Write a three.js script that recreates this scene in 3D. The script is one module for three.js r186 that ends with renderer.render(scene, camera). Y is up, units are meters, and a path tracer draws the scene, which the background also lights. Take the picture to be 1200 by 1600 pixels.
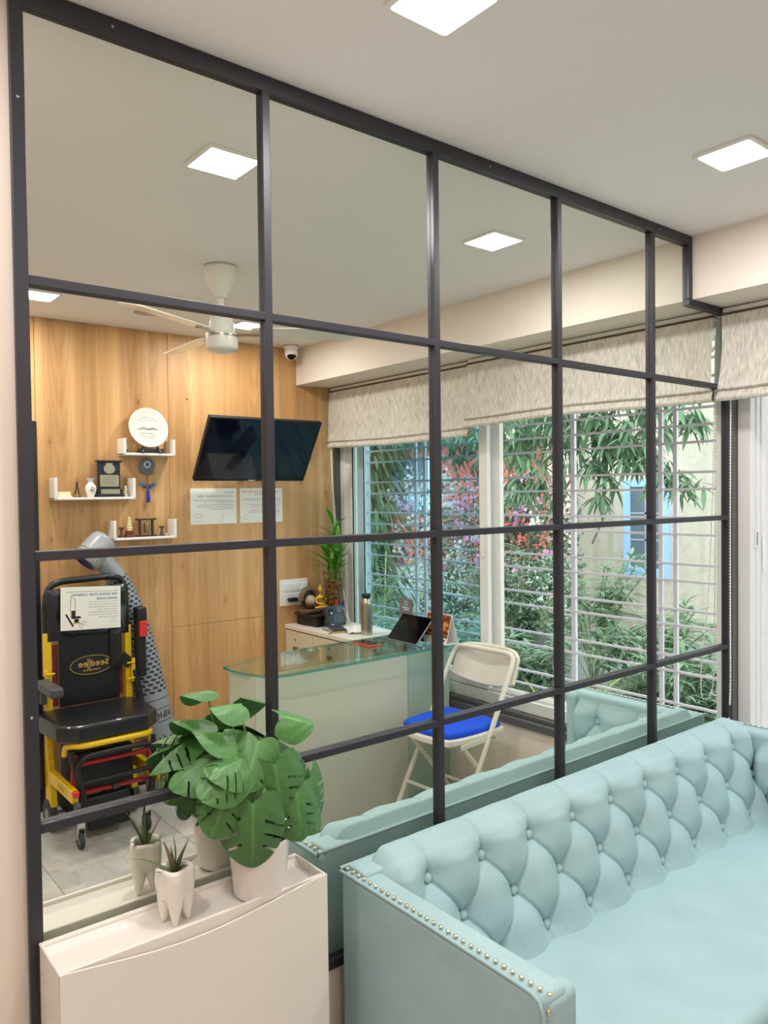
import * as THREE from 'three';
import { RoundedBoxGeometry } from 'three/addons/geometries/RoundedBoxGeometry.js';
import { mergeGeometries, toCreasedNormals } from 'three/addons/utils/BufferGeometryUtils.js';
import { ImprovedNoise } from 'three/addons/math/ImprovedNoise.js';
import { RectAreaLightUniformsLib } from 'three/addons/lights/RectAreaLightUniformsLib.js';

// ---------------------------------------------------------------- camera, sky, exposure
const scene = new THREE.Scene();
const camera = new THREE.PerspectiveCamera(2 * Math.atan(800 / 1208.46) * 180 / Math.PI, 0.75, 0.02, 200);
camera.position.set(1.514, 1.6, 0);
camera.rotation.order = 'YXZ';
camera.rotation.set(-0.02272, 0.89226, -0.01207);
const renderer = new THREE.WebGLRenderer({ antialias: true });
renderer.toneMapping = THREE.LinearToneMapping;
renderer.toneMappingExposure = 3.35;
renderer.shadowMap.enabled = true;
RectAreaLightUniformsLib.init();
scene.background = new THREE.Color().setRGB(0.86, 0.94, 1.0);     // bright hazy sky
scene.backgroundIntensity = 1.35;
const sun = new THREE.DirectionalLight(0xfff1dd, 0.35);            // weak sun, over the garden from behind the room
sun.position.set(-6, 14, 6); sun.target.position.set(4, 0, -8); sun.castShadow = true; sun.shadow.radius = 6;
sun.shadow.mapSize.set(2048, 2048); Object.assign(sun.shadow.camera, { left: -14, right: 14, top: 14, bottom: -14, near: 1, far: 50 });
scene.add(sun, sun.target);
const LAMP = 46;                                                   // radiance of the ceiling panels

// ---------------------------------------------------------------- dimensions (metres)
const RW = 2.675, ZW = -2.945, H = 2.525, ZN = 1.5;                // room: mirror wall x = 0, wood wall x = RW, window wall z = ZW
const BZ = -2.665, BY = 2.298;                                     // beam along the window wall

// ---------------------------------------------------------------- helpers
const V = (x, y, z) => new THREE.Vector3(x, y, z);
const PI = Math.PI;
function rng(seed) { let s = seed >>> 0; return () => { s = (s + 0x6d2b79f5) | 0; let t = Math.imul(s ^ (s >>> 15), 1 | s); t = (t + Math.imul(t ^ (t >>> 7), 61 | t)) ^ t; return ((t ^ (t >>> 14)) >>> 0) / 4294967296; }; }
const noise = new ImprovedNoise();
const fbm = (x, y, z = 0, o = 4) => { let a = 0, k = 1, f = 1; for (let i = 0; i < o; i++) { a += k * noise.noise(x * f, y * f, z * f + i * 7.3); k *= 0.5; f *= 2; } return a; };
const clean = (g) => { let n = g.index ? g.toNonIndexed() : g.clone(); for (const k of Object.keys(n.attributes)) if (!['position', 'normal', 'uv'].includes(k)) n.deleteAttribute(k); n.clearGroups(); if (!n.attributes.uv) n.setAttribute('uv', new THREE.BufferAttribute(new Float32Array(n.attributes.position.count * 2), 2)); return n; };
const merge = (list) => { const g = list.flat(9); return g.length === 1 ? g[0] : mergeGeometries(g.map(clean)); };
const at = (g, x = 0, y = 0, z = 0, rx = 0, ry = 0, rz = 0) => { if (rx || ry || rz) g.applyMatrix4(new THREE.Matrix4().makeRotationFromEuler(new THREE.Euler(rx, ry, rz))); g.translate(x, y, z); return g; };
const box = (w, h, d, x = 0, y = 0, z = 0) => new THREE.BoxGeometry(w, h, d).translate(x, y, z);
const span = (x0, x1, y0, y1, z0, z1) => box(Math.abs(x1 - x0), Math.abs(y1 - y0), Math.abs(z1 - z0), (x0 + x1) / 2, (y0 + y1) / 2, (z0 + z1) / 2);
const rbox = (w, h, d, r, x = 0, y = 0, z = 0, s = 2) => new RoundedBoxGeometry(w, h, d, s, Math.min(r, w / 2.01, h / 2.01, d / 2.01)).translate(x, y, z);
const rspan = (x0, x1, y0, y1, z0, z1, r, s = 2) => rbox(Math.abs(x1 - x0), Math.abs(y1 - y0), Math.abs(z1 - z0), r, (x0 + x1) / 2, (y0 + y1) / 2, (z0 + z1) / 2, s);
const cyl = (r0, r1, h, x = 0, y = 0, z = 0, n = 24) => new THREE.CylinderGeometry(r0, r1, h, n).translate(x, y, z);
const ball = (r, x = 0, y = 0, z = 0, sx = 1, sy = 1, sz = 1, n = 16) => new THREE.SphereGeometry(r, n, Math.ceil(n * 0.7)).scale(sx, sy, sz).translate(x, y, z);
const lathe = (pts, n = 28) => new THREE.LatheGeometry(pts.map(([r, y]) => new THREE.Vector2(Math.max(r, 0.00001), y)), n);
const tube = (pts, r, seg = 0, n = 8, closed = false, tension = 0.5) => new THREE.TubeGeometry(new THREE.CatmullRomCurve3(pts.map((p) => (p.isVector3 ? p : V(...p))), closed, 'catmullrom', tension), seg || pts.length * 6, r, n, closed);
function rod(a, b, r, n = 10) { a = V(...a); b = V(...b); const d = b.clone().sub(a), g = new THREE.CylinderGeometry(r, r, d.length(), n); g.applyQuaternion(new THREE.Quaternion().setFromUnitVectors(V(0, 1, 0), d.clone().normalize())); const m = a.add(b).multiplyScalar(0.5); return g.translate(m.x, m.y, m.z); }
function beamBox(a, b, w, t) { a = V(...a); b = V(...b); const d = b.clone().sub(a), L = d.length(), g = new RoundedBoxGeometry(w, L, t, 1, Math.min(w, t) * 0.15); const y = d.normalize(), x0 = Math.abs(y.x) > 0.9 ? V(0, 0, 1) : V(1, 0, 0), z = x0.clone().cross(y).normalize(), x = y.clone().cross(z); g.applyMatrix4(new THREE.Matrix4().makeBasis(x, y, z)); const m = a.add(b).multiplyScalar(0.5); return g.translate(m.x, m.y, m.z); }
const extr = (shape, depth, bevel = 0, seg = 1, curve = 12) => new THREE.ExtrudeGeometry(shape, { depth, bevelEnabled: bevel > 0, bevelSize: bevel, bevelThickness: bevel, bevelSegments: seg, curveSegments: curve });
const poly = (pts) => { const s = new THREE.Shape(); pts.forEach(([x, y], i) => (i ? s.lineTo(x, y) : s.moveTo(x, y))); s.closePath(); return s; };
const rrect = (w, h, r, x = 0, y = 0) => { const s = new THREE.Shape(), a = x - w / 2, b = y - h / 2; s.moveTo(a + r, b); s.lineTo(a + w - r, b); s.quadraticCurveTo(a + w, b, a + w, b + r); s.lineTo(a + w, b + h - r); s.quadraticCurveTo(a + w, b + h, a + w - r, b + h); s.lineTo(a + r, b + h); s.quadraticCurveTo(a, b + h, a, b + h - r); s.lineTo(a, b + r); s.quadraticCurveTo(a, b, a + r, b); return s; };
function metricUV(g, k = 1, du = 0, dv = 0) {                      // uv in metres by the dominant direction of each face
  const n = g.index ? g.toNonIndexed() : g; n.computeVertexNormals(); const p = n.attributes.position, q = n.attributes.normal, uv = new Float32Array(p.count * 2);
  for (let i = 0; i < p.count; i++) { const ax = Math.abs(q.getX(i)), ay = Math.abs(q.getY(i)), az = Math.abs(q.getZ(i)); const [u, v] = ax >= ay && ax >= az ? [p.getZ(i), p.getY(i)] : ay >= az ? [p.getX(i), p.getZ(i)] : [p.getX(i), p.getY(i)]; uv[2 * i] = u * k + du; uv[2 * i + 1] = v * k + dv; }
  n.setAttribute('uv', new THREE.BufferAttribute(uv, 2)); return n;
}
const taken = {};
const numbered = (n) => { const k = (taken[n] = (taken[n] ?? -1) + 1); return k ? n + '_' + String(k).padStart(3, '0') : n; };
function mesh(name, geo, mat, parent) { const m = new THREE.Mesh(Array.isArray(geo) ? merge(geo) : geo, mat); m.name = parent && parent !== scene ? name : numbered(name); m.castShadow = m.receiveShadow = true; (parent || scene).add(m); return m; }
function thing(name, label, category, pos = [0, 0, 0], ry = 0, group) { const g = new THREE.Group(); g.name = numbered(name); g.position.set(...pos); g.rotation.y = ry; g.userData = { label, category }; if (group) g.userData.group = group; scene.add(g); return g; }
const tag = (o, label, category, group) => { o.userData = { ...o.userData, label, category }; if (group) o.userData.group = group; return o; };
function struct(name, label, geo, mat) { const o = geo ? mesh(name, geo, mat) : new THREE.Group(); if (!geo) { o.name = numbered(name); scene.add(o); } o.userData = { kind: 'structure', label, category: name.split('_')[0] }; return o; }
const std = (c, rough = 0.6, o = {}) => new THREE.MeshStandardMaterial({ color: new THREE.Color(c), roughness: rough, ...o });
const phys = (c, rough = 0.6, o = {}) => new THREE.MeshPhysicalMaterial({ color: new THREE.Color(c), roughness: rough, ...o });

// ---------------------------------------------------------------- textures
function canvas(w, h, draw, o = {}) { const c = document.createElement('canvas'); c.width = w; c.height = h; const x = c.getContext('2d'); draw(x, w, h); const t = new THREE.CanvasTexture(c); t.colorSpace = o.data ? THREE.NoColorSpace : THREE.SRGBColorSpace; t.magFilter = THREE.LinearFilter; if (o.rep) { t.wrapS = t.wrapT = THREE.RepeatWrapping; t.repeat.set(...o.rep); } return t; }
function pixels(w, h, fn, o = {}) { const d = new Uint8Array(w * h * 4); for (let y = 0; y < h; y++) for (let x = 0; x < w; x++) { const c = fn(x, y, w, h), i = (y * w + x) * 4; d[i] = Math.max(0, Math.min(255, c[0])); d[i + 1] = Math.max(0, Math.min(255, c[1])); d[i + 2] = Math.max(0, Math.min(255, c[2])); d[i + 3] = 255; } const t = new THREE.DataTexture(d, w, h); t.colorSpace = o.data ? THREE.NoColorSpace : THREE.SRGBColorSpace; t.magFilter = THREE.LinearFilter; t.minFilter = THREE.LinearMipmapLinearFilter; t.generateMipmaps = true; t.wrapS = t.wrapT = THREE.RepeatWrapping; if (o.rep) t.repeat.set(...o.rep); t.needsUpdate = true; return t; }

// vertical-grain oak laminate: boards of uneven width with their own tone, cathedral figure and knots. Covers 2.0 m x 2.6 m.
const woodTex = (() => {
  const W = 1100, Hh = 1430, r = rng(11), strips = []; let u = 0;
  while (u < 2.0) { const w = 0.07 + r() * 0.13; strips.push({ a: u, b: u + w, tone: (r() - 0.5) * 26, ph: r() * 50, cath: r() < 0.6 ? 1 : 0, cv: r() * 2.6, red: (r() - 0.5) * 8 }); u += w; }
  const knots = []; for (let i = 0; i < 26; i++) knots.push([r() * 2, r() * 2.6, 0.006 + r() * 0.009]);
  const lookup = new Array(W); for (let x = 0; x < W; x++) { const uu = (x / W) * 2; lookup[x] = strips.find((s) => uu >= s.a && uu < s.b) || strips[0]; }
  return pixels(W, Hh, (x, y) => {
    const s = lookup[x], uu = (x / W) * 2, v = (y / Hh) * 2.6; let du = 0, dark = 0;
    for (const [ku, kv, kr] of knots) { const a = uu - ku, b = (v - kv) * 0.45, d2 = a * a + b * b; if (d2 < 0.0036) { const d = Math.sqrt(d2); du += a * 0.9 * Math.exp(-d2 / 0.0006); if (d < kr) dark += 46 * (1 - d / kr); else if (d < kr * 1.6) dark += 9; } }
    const wob = fbm(uu * 3 + s.ph, v * 0.8, 0, 2) * 0.018, c = (s.a + s.b) / 2;
    let g = Math.sin((uu + wob + du * 0.2) * 420 + s.ph) * 1.2 + Math.sin((uu + wob * 1.6) * 173 + s.ph * 2) * 2.2;
    if (s.cath) { const q = Math.abs(uu - c) / (s.b - s.a) * 2, arch = (v - s.cv) * 5 - q * q * 4.2 + wob * 50 + fbm(uu * 9, v * 2, 8, 2) * 0.8; g += Math.sin(arch * 5.5) * 6 * (1 - q * 0.55); }
    const fine = noise.noise(uu * 700, v * 10, 2.1) * 5, slow = fbm(uu * 14, v * 0.7, 4, 3) * 20;
    const edge = Math.min(uu - s.a, s.b - uu) < 0.0012 ? 8 : 0, L = s.tone + g + fine + slow - dark - edge;
    return [203 + L + s.red, 155 + L * 0.98, 102 + L * 0.9 - s.red * 0.5];
  }, { rep: [1 / 2.0, 1 / 2.6] });
})();
const woodPlain = std(0xffffff, 0.5, { map: woodTex });
const fabricTex = pixels(512, 512, (x, y, w, h) => {               // crinkled silk-look blind fabric, 1 m
  const u = x / w, v = y / h, a = Math.abs(fbm(u * 64 + v * 6 + fbm(u * 16, v * 9, 3, 2) * 1.3, v * 11, 1, 3)), b = fbm(u * 130, v * 26, 5, 2), L = 10 - a * 46 + b * 22 + fbm(u * 3, v * 3, 9, 2) * 8;
  return [211 + L * 0.85, 205 + L * 0.85, 194 + L * 0.85];
});
const fabricBump = pixels(512, 512, (x, y, w, h) => { const u = x / w, v = y / h, a = 150 - Math.abs(fbm(u * 64 + v * 6 + fbm(u * 16, v * 9, 3, 2) * 1.3, v * 11, 1, 3)) * 200; return [a, a, a]; }, { data: true });
const velvetTex = pixels(512, 512, (x, y, w, h) => { const u = x / w, v = y / h, L = fbm(u * 4, v * 4, 1, 2) * 6 + fbm(u * 90, v * 90, 3, 2) * 4; return [165 + L, 194 + L, 196 + L]; });
const marbleTex = pixels(512, 512, (x, y, w, h) => { const u = x / w, v = y / h, q = fbm(u * 3, v * 3, 0, 4), vein = Math.exp(-Math.abs(fbm(u * 4 + q, v * 4, 6, 3)) * 16) * 14, L = q * 22 - vein; return [206 + L, 203 + L, 198 + L]; });
const graniteTex = pixels(256, 256, (x, y) => { const L = (noise.noise(x * 0.6, y * 0.6, 1) + noise.noise(x * 0.25, y * 0.25, 8)) * 26; return [92 + L, 89 + L, 90 + L]; }, { rep: [4, 4] });
const stuccoTex = pixels(512, 512, (x, y, w, h) => { const u = x / w, v = y / h, L = fbm(u * 4, v * 2, 2, 4) * 16 + fbm(u * 50, v * 50, 2, 2) * 7 - Math.max(0, fbm(u * 22, v * 1.5, 12, 3)) * 20; return [180 + L, 176 + L, 164 + L]; }, { rep: [0.25, 0.25] });
const barkTex = pixels(128, 256, (x, y, w, h) => { const L = fbm(x / 10, y / 40, 1, 3) * 40; return [110 + L, 96 + L, 82 + L]; });

// ---------------------------------------------------------------- shared materials
const M = {
  paint: std('#ecdfd0', 0.85), ceil: std('#efebe7', 0.9), beam: std('#ece2d5', 0.85),
  frame: std('#2d2c33', 0.42), mirror: new THREE.MeshStandardMaterial({ color: new THREE.Color().setRGB(0.86, 0.885, 0.82), metalness: 1, roughness: 0.0 }),
  white: std('#eeebe6', 0.4), upvc: std('#e9e6e2', 0.35), gloss: phys('#f0eeea', 0.25, { clearcoat: 0.4 }), cream: std('#e6dfcf', 0.35),
  granite: std(0xffffff, 0.4, { map: graniteTex }), black: std('#17181b', 0.45), blackGloss: phys('#08090d', 0.06, { specularIntensity: 0.6 }), darkGrey: std('#3b3c40', 0.5), grey: std('#8f9299', 0.45),
  steel: std('#b9b4a6', 0.28, { metalness: 1 }), chrome: std('#cfd2d6', 0.15, { metalness: 1 }), brass: std('#ead9b4', 0.25, { metalness: 1 }), gold: std('#d6a13b', 0.32, { metalness: 0.75 }),
  yellow: phys('#f0c300', 0.35, { clearcoat: 0.4 }), red: std('#b41f24', 0.4), vinyl: phys('#1d1e22', 0.38, { clearcoat: 0.15 }),
  pane: phys('#ffffff', 0, { transmission: 1, thickness: 0, ior: 1.5 }),
  bluePane: new THREE.MeshPhysicalMaterial({ color: new THREE.Color().setRGB(0.86, 0.95, 0.98), roughness: 0, transmission: 1, thickness: 0, ior: 1.5 }),
};

// ================================================================ THE ROOM
{ // floor of 0.6 m stone tiles
  const fl = struct('floor', 'pale grey marbled stone tile floor'), mats = [0, 1, 2].map((k) => std(['#ffffff', '#f6f6f6', '#fbfaf8'][k], 0.22, { map: marbleTex })), r = rng(3);
  mesh('screed', span(-0.12, RW + 0.12, -0.12, -0.012, ZW - 0.2, ZN + 0.1), std('#b9b4ac', 0.9), fl);
  const x0 = 0.1, z0 = -2.72;
  for (let i = -1; i < 5; i++) for (let j = -1; j < 8; j++) {
    const a = Math.max(0, x0 + i * 0.6), b = Math.min(RW, x0 + (i + 1) * 0.6), c = Math.max(ZW, z0 + j * 0.6), d = Math.min(ZN, z0 + (j + 1) * 0.6); if (b - a < 0.02 || d - c < 0.02) continue;
    mesh('tile', metricUV(rspan(a + 0.001, b - 0.001, -0.014, 0, c + 0.001, d - 0.001, 0.0015, 1), 1.2, r(), r()), mats[Math.floor(r() * 3)], fl);
  }
}
struct('ceiling', 'smooth off-white ceiling with square lights', span(-0.12, RW + 0.12, H, H + 0.12, ZW - 0.25, ZN + 0.1), M.ceil);
struct('wall_left', 'warm beige wall behind the gridded mirror', span(-0.14, 0, 0, H, ZW - 0.25, ZN + 0.1), M.paint);
struct('wall_near', 'plain beige wall behind the camera', span(0, RW, 0, H, ZN, ZN + 0.12), M.paint);
struct('trim_1', 'cream boxed beam under the ceiling above the window', span(0, RW, BY, H, BZ, ZW - 0.25), M.beam);
{ // wall under the window
  struct('wall_far', 'beige wall below the wide window', span(0, RW, 0, 0.43, ZW - 0.22, ZW), M.paint);
  const g = struct('trim_2', 'dark granite sill and jambs around the window');
  mesh('sill', metricUV(merge([rspan(0, RW, 0.43, 0.468, ZW - 0.22, ZW + 0.022, 0.004), rspan(0, RW, 0.4682, 0.488, ZW - 0.22, ZW - 0.006, 0.003)])), M.granite, g);
  mesh('jamb', metricUV(span(0, 0.022, 0.488, BY, ZW - 0.22, ZW)), M.granite, g);
  mesh('jamb', metricUV(span(RW - 0.022, RW, 0.488, BY, ZW - 0.22, ZW)), M.granite, g);
}
{ // wood-laminate wall with its panels and the flush cupboard door
  const g = struct('wall_right', 'wall clad in honey oak laminate panels with flush seams');
  mesh('backing', span(RW + 0.006, RW + 0.14, 0, H, ZW - 0.25, ZN + 0.1), std('#5a3f26', 0.9), g);
  const pan = (pts) => { const e = extr(poly(pts.map(([z, y]) => [-z, y])), 0.012, 0.0008); e.applyMatrix4(new THREE.Matrix4().makeRotationY(PI / 2)); e.translate(RW - 0.001, 0, 0); return mesh('panel', metricUV(e), woodPlain, g); };
  const s = 0.0016, lo = ZW - 0.02;
  pan([[-1.1 - s, 0.02], [-1.81 + s, 0.02], [-1.81 + s, H], [-1.1 - s, H]]);
  pan([[-1.81 - s, 0.857 + s], [-2.397 - s, 0.857 + s], [-2.397 - s, 0.02], [lo, 0.02], [lo, H], [-1.81 - s, H]]);
  pan([[-1.81 - s, 0.02], [-2.397 + s, 0.02], [-2.397 + s, 0.857 - s], [-1.81 - s, 0.857 - s]]);
  mesh('nail_hole', cyl(0.005, 0.005, 0.002, 0, 0, 0, 12).rotateZ(PI / 2).translate(RW - 0.002, 2.161, -1.924), M.black, g);
  pan([[0.0, 1.995], [-1.1 + s, 1.995], [-1.1 + s, H], [0.0, H]]);
  pan([[ZN, 0], [0.002, 0], [0.002, H], [ZN, H]]);
}
{ // doorway at the near end of the wood wall; its dark frame just shows in the mirror
  const g = struct('door_1', 'white door with dark grey metal frame in the oak wall');
  mesh('door_frame', metricUV(merge([rspan(RW - 0.03, RW + 0.004, 0, 1.99, -1.098, -1.04, 0.003), rspan(RW - 0.03, RW + 0.004, 0, 1.99, -0.06, -0.002, 0.003), rspan(RW - 0.03, RW + 0.004, 1.93, 1.99, -1.04, -0.06, 0.003)])), std('#6a6b6f', 0.45, { map: graniteTex }), g);
  const d = mesh('door_leaf', rspan(RW - 0.018, RW + 0.004, 0.008, 1.926, -1.037, -0.063, 0.003), M.white, g);
  mesh('handle', [cyl(0.011, 0.011, 0.05, RW - 0.04, 1.0, -0.13).applyMatrix4(new THREE.Matrix4()), rod([RW - 0.06, 1.0, -0.13], [RW - 0.06, 1.0, -0.25], 0.009)], M.chrome, d);
}

// ================================================================ THE MIRROR
const colR = (k) => -0.388 - 0.508 * k, rowB = (j) => 1.9876 - 0.5024 * (j - 1);   // right edges of uprights, bottom edges of rails
{
  const g = thing('wall_mirror', 'large mirror covering the wall in a black metal grid', 'mirror');
  const x0 = 0.0, x1 = 0.004, xb = 0.018, bw = 0.019, zl = -0.388, zr = ZW + 0.004, yt = 2.4895, yb = 0.494;
  for (let c = 0; c < 5; c++) for (let r = 0; r < 4; r++) {
    const z0 = colR(c) - 0.001, z1 = c === 4 ? zr : colR(c + 1) + bw * 0.5, y1 = r === 0 ? yt + 0.01 : rowB(r) + bw * 0.5, y0 = r === 3 ? yb - 0.01 : rowB(r + 1) + bw * 0.5;
    if (c === 4 && r === 0) { const e = extr(poly([[-z0, y0], [-z1, y0], [-z1, BY - 0.01], [-BZ - 0.01, BY - 0.01], [-BZ - 0.01, y1], [-z0, y1]]), x1 - x0); e.applyMatrix4(new THREE.Matrix4().makeRotationY(PI / 2)); e.translate(x0 + 0.0002, 0, 0); mesh('mirror_pane', e, M.mirror, g); continue; }
    mesh('mirror_pane', span(x0 + 0.0002, x1, y0, y1, z0, z1), M.mirror, g);
  }
  const bar = (y0, y1, z0, z1) => mesh('frame_bar', rspan(x1, xb, y0, y1, z0, z1, 0.0015), M.frame, g);
  bar(yb - 0.022, H - 0.001, zl + 0.024, zl);                                        // near border
  bar(yt, H - 0.001, zl, BZ + 0.001);                                                // top border
  bar(BY - 0.0, yt, BZ + 0.024, BZ + 0.001);                                         // step round the beam
  bar(BY - 0.024, BY - 0.001, BZ + 0.024, ZW + 0.001);
  bar(yb - 0.022, BY - 0.024, ZW + 0.026, ZW + 0.001);                               // far border
  bar(yb - 0.022, yb, zl, ZW + 0.026);                                               // bottom border
  for (let k = 1; k < 5; k++) bar(yb, yt, colR(k) + bw, colR(k));
  for (let j = 1; j < 4; j++) for (let c = 0; c < 5; c++) bar(rowB(j), rowB(j) + bw * 0.93, colR(c), c === 4 ? ZW + 0.026 : colR(c + 1) + bw);
  for (const [y, z] of [[2.32, -0.376], [1.2, -0.376], [2.507, -0.55], [2.507, -1.6], [2.507, -2.45]]) mesh('screw', ball(0.003, xb, y, z, 0.5, 1, 1, 8), M.steel, g);
}

// ================================================================ CEILING FITTINGS
{
  const spots = [[0.445, -1.02, 'square ceiling light nearest the mirror, above the shoe cabinet'], [0.455, -2.11, 'square ceiling light above the sofa near the beam'], [2.22, -1.0, 'square ceiling light above the yellow wheelchair'], [2.22, -2.08, 'square ceiling light above the glass desk beside the fan'], [0.445, 0.07, 'square ceiling light behind the camera on the mirror side'], [2.22, 0.07, 'square ceiling light behind the camera on the door side']];
  const glow = new THREE.MeshStandardMaterial({ color: 0xffffff, emissive: new THREE.Color().setRGB(1, 0.99, 0.98), emissiveIntensity: 3.2, roughness: 0.5 });
  for (const [x, z, label] of spots) {
    const g = thing('ceiling_light', label, 'ceiling light', [x, H, z], 0, 'square ceiling lights');
    mesh('rim', extr((() => { const s = rrect(0.165, 0.165, 0.012); s.holes.push(rrect(0.146, 0.146, 0.01)); return s; })(), 0.005, 0.0015).rotateX(PI / 2).translate(0, -0.001, 0), M.white, g);
    mesh('diffuser', rbox(0.148, 0.004, 0.148, 0.0015, 0, -0.003, 0), glow, g);
    const l = new THREE.RectAreaLight(0xf9f6f8, LAMP, 0.146, 0.146); l.name = 'lamp_light'; l.position.set(0, -0.0075, 0); l.rotation.x = -PI / 2; g.add(l);
  }
}
{ // fan
  const g = thing('ceiling_fan', 'white ceiling fan with bell canopy and short rod', 'fan', [1.339, H, -1.464]);
  const wm = phys('#e9e6dc', 0.3, { clearcoat: 0.4 });
  mesh('canopy', lathe([[0.0, 0], [0.065, 0], [0.066, -0.012], [0.062, -0.045], [0.05, -0.075], [0.034, -0.1], [0.026, -0.118], [0.024, -0.13], [0, -0.13]]), wm, g);
  mesh('rod', cyl(0.0125, 0.0125, 0.13, 0, -0.16, 0), wm, g);
  const mo = mesh('motor', lathe([[0, -0.192], [0.03, -0.192], [0.046, -0.205], [0.05, -0.225], [0.05, -0.262], [0.06, -0.268], [0.065, -0.276], [0.065, -0.322], [0.058, -0.338], [0, -0.352]]), wm, g);
  mesh('motor_band', lathe([[0.0655, -0.278], [0.0665, -0.282], [0.0655, -0.286]]), M.steel, mo);
  for (const a of [0.05, 0.05 + 2 * PI / 3, 0.05 + 4 * PI / 3]) {
    const b = mesh('blade', extr(rrect(0.42, 0.105, 0.03, 0.33, 0), 0.004, 0.001), wm, g); b.rotation.set(-PI / 2 + 0.2, 0, 0); b.position.y = -0.268; 
    const pv = new THREE.Quaternion().setFromAxisAngle(V(0, 1, 0), a); b.quaternion.premultiply(pv);
    const br = mesh('bracket', [box(0.1, 0.006, 0.03, 0.1, 0, 0)], M.steel, b); br.rotation.x = PI / 2; br.position.z = -0.004;
  }
}
{ // speaker grille, dome camera
  const g = thing('ceiling_speaker', 'round white speaker grille flush in the ceiling', 'speaker', [2.232, H, -1.53]);
  mesh('rim', lathe([[0.075, 0], [0.092, 0], [0.092, -0.003], [0.086, -0.006], [0.076, -0.005]]), M.white, g);
  mesh('grille', lathe([[0, -0.004], [0.05, -0.004], [0.077, -0.003]]), std('#b9b6b2', 0.7), g);
  const c = thing('security_camera', 'small white dome camera with dark lens at the beam corner', 'camera', [2.575, H, -2.57], -1.1);
  mesh('base', lathe([[0, 0], [0.044, 0], [0.045, -0.02], [0.042, -0.028], [0, -0.028]]), M.gloss, c);
  const b = mesh('eyeball', ball(0.042, 0, -0.05, 0.004, 1, 1, 1, 24), M.gloss, c);
  mesh('lens', ball(0.03, 0, -0.062, 0.022, 1, 1, 0.75, 20), M.blackGloss, b);
}

// ================================================================ THE WINDOW
{
  const g = struct('window_1', 'white sliding window, two bluish panes slid to one side');
  const zf = -2.985, y0 = 0.488, y1 = BY, xa = 0.022, xb = RW - 0.022, d = 0.13;
  mesh('outer_frame', [rspan(xa, xa + 0.052, y0, y1, zf, zf - d, 0.004), rspan(xb - 0.05, xb, y0, y1, zf, zf - d, 0.004), rspan(xa + 0.05, xb - 0.048, y1 - 0.05, y1 - 0.0005, zf - 0.0007, zf - d + 0.001, 0.003), rspan(xa + 0.05, xb - 0.048, y0 + 0.0005, y0 + 0.06, zf - 0.0007, zf - d + 0.001, 0.003),
    ...[0.028, 0.062, 0.096].map((k) => rspan(xa + 0.05, xb - 0.05, y0 + 0.06, y0 + 0.075, zf - k + 0.004, zf - k - 0.004, 0.001)), ...[0.045, 0.085].map((k) => rspan(xa + 0.052, xa + 0.056, y0 + 0.075, y1 - 0.05, zf - k + 0.003, zf - k - 0.003, 0.001))], M.upvc, g);
  const keep = mesh('latch_keep', [rspan(xa + 0.052, xa + 0.057, 1.37, 1.45, zf - 0.03, zf - 0.055, 0.002)], M.upvc, g); mesh('slot', span(xa + 0.0565, xa + 0.058, 1.385, 1.435, zf - 0.037, zf - 0.048), M.grey, keep);
  mesh('latch_plate', [rspan(xa + 0.052, xa + 0.056, 1.28, 1.42, zf - 0.08, zf - 0.115, 0.002)], M.white, g);
  const sash = (x0, x1, z) => {
    const s = mesh('sash', [rspan(x0, x0 + 0.062, y0 + 0.064, y1 - 0.04, z, z - 0.032, 0.004), rspan(x1 - 0.062, x1, y0 + 0.064, y1 - 0.04, z, z - 0.032, 0.004), rspan(x0 + 0.058, x1 - 0.058, y0 + 0.06405, y0 + 0.125, z - 0.0006, z - 0.0314, 0.003), rspan(x0 + 0.058, x1 - 0.058, y1 - 0.1, y1 - 0.0405, z - 0.0006, z - 0.0314, 0.003)], M.upvc, g);
    mesh('pane', span(x0 + 0.05, x1 - 0.05, y0 + 0.115, y1 - 0.09, z - 0.0135, z - 0.0175), M.bluePane, s);
    mesh('gasket', [span(x0 + 0.062, x0 + 0.0655, y0 + 0.125, y1 - 0.1, z - 0.004, z - 0.012), span(x1 - 0.0655, x1 - 0.062, y0 + 0.125, y1 - 0.1, z - 0.004, z - 0.012)], M.black, s);
    return s;
  };
  const s1 = sash(1.34, xb - 0.045, zf - 0.014); mesh('pull_handle', [rspan(1.362, 1.378, 1.26, 1.44, zf - 0.014, zf - 0.004, 0.003)], M.white, s1);
  sash(1.296, xb - 0.1, zf - 0.062);
}
{ // window guard: projecting cage of paired bars
  const g = thing('window_grille', 'pale grey projecting window guard of paired horizontal bars', 'window guard', [0, 0, 0]);
  const gm = std('#cbc7d0', 0.5), zg = -3.3, ys = [1.974, 1.897, 1.82, 1.684, 1.607, 1.476, 1.399, 1.262, 1.184, 1.05, 0.976, 0.83, 0.759, 0.61, 0.535, 0.39, 0.31].concat([2.11, 2.19]);
  for (const y of ys) { mesh('bar', box(2.776, 0.011, 0.011, 1.388, y, zg), gm, g); mesh('side_bar', box(0.011, 0.011, 0.2, 2.776, y, zg + 0.1), gm, g); }
  for (const [x, w] of [[2.776, 0.03], [2.265, 0.02], [2.178, 0.02], [1.018, 0.026], [0.514, 0.02], [0.439, 0.02], [0.0, 0.026]]) mesh('post', box(w, 2.1, w * 0.7, x, 1.25, zg - 0.009), gm, g);
  for (const y of [0.24, 2.28]) mesh('rail', box(2.8, 0.03, 0.025, 1.388, y, zg), gm, g);
}
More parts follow.
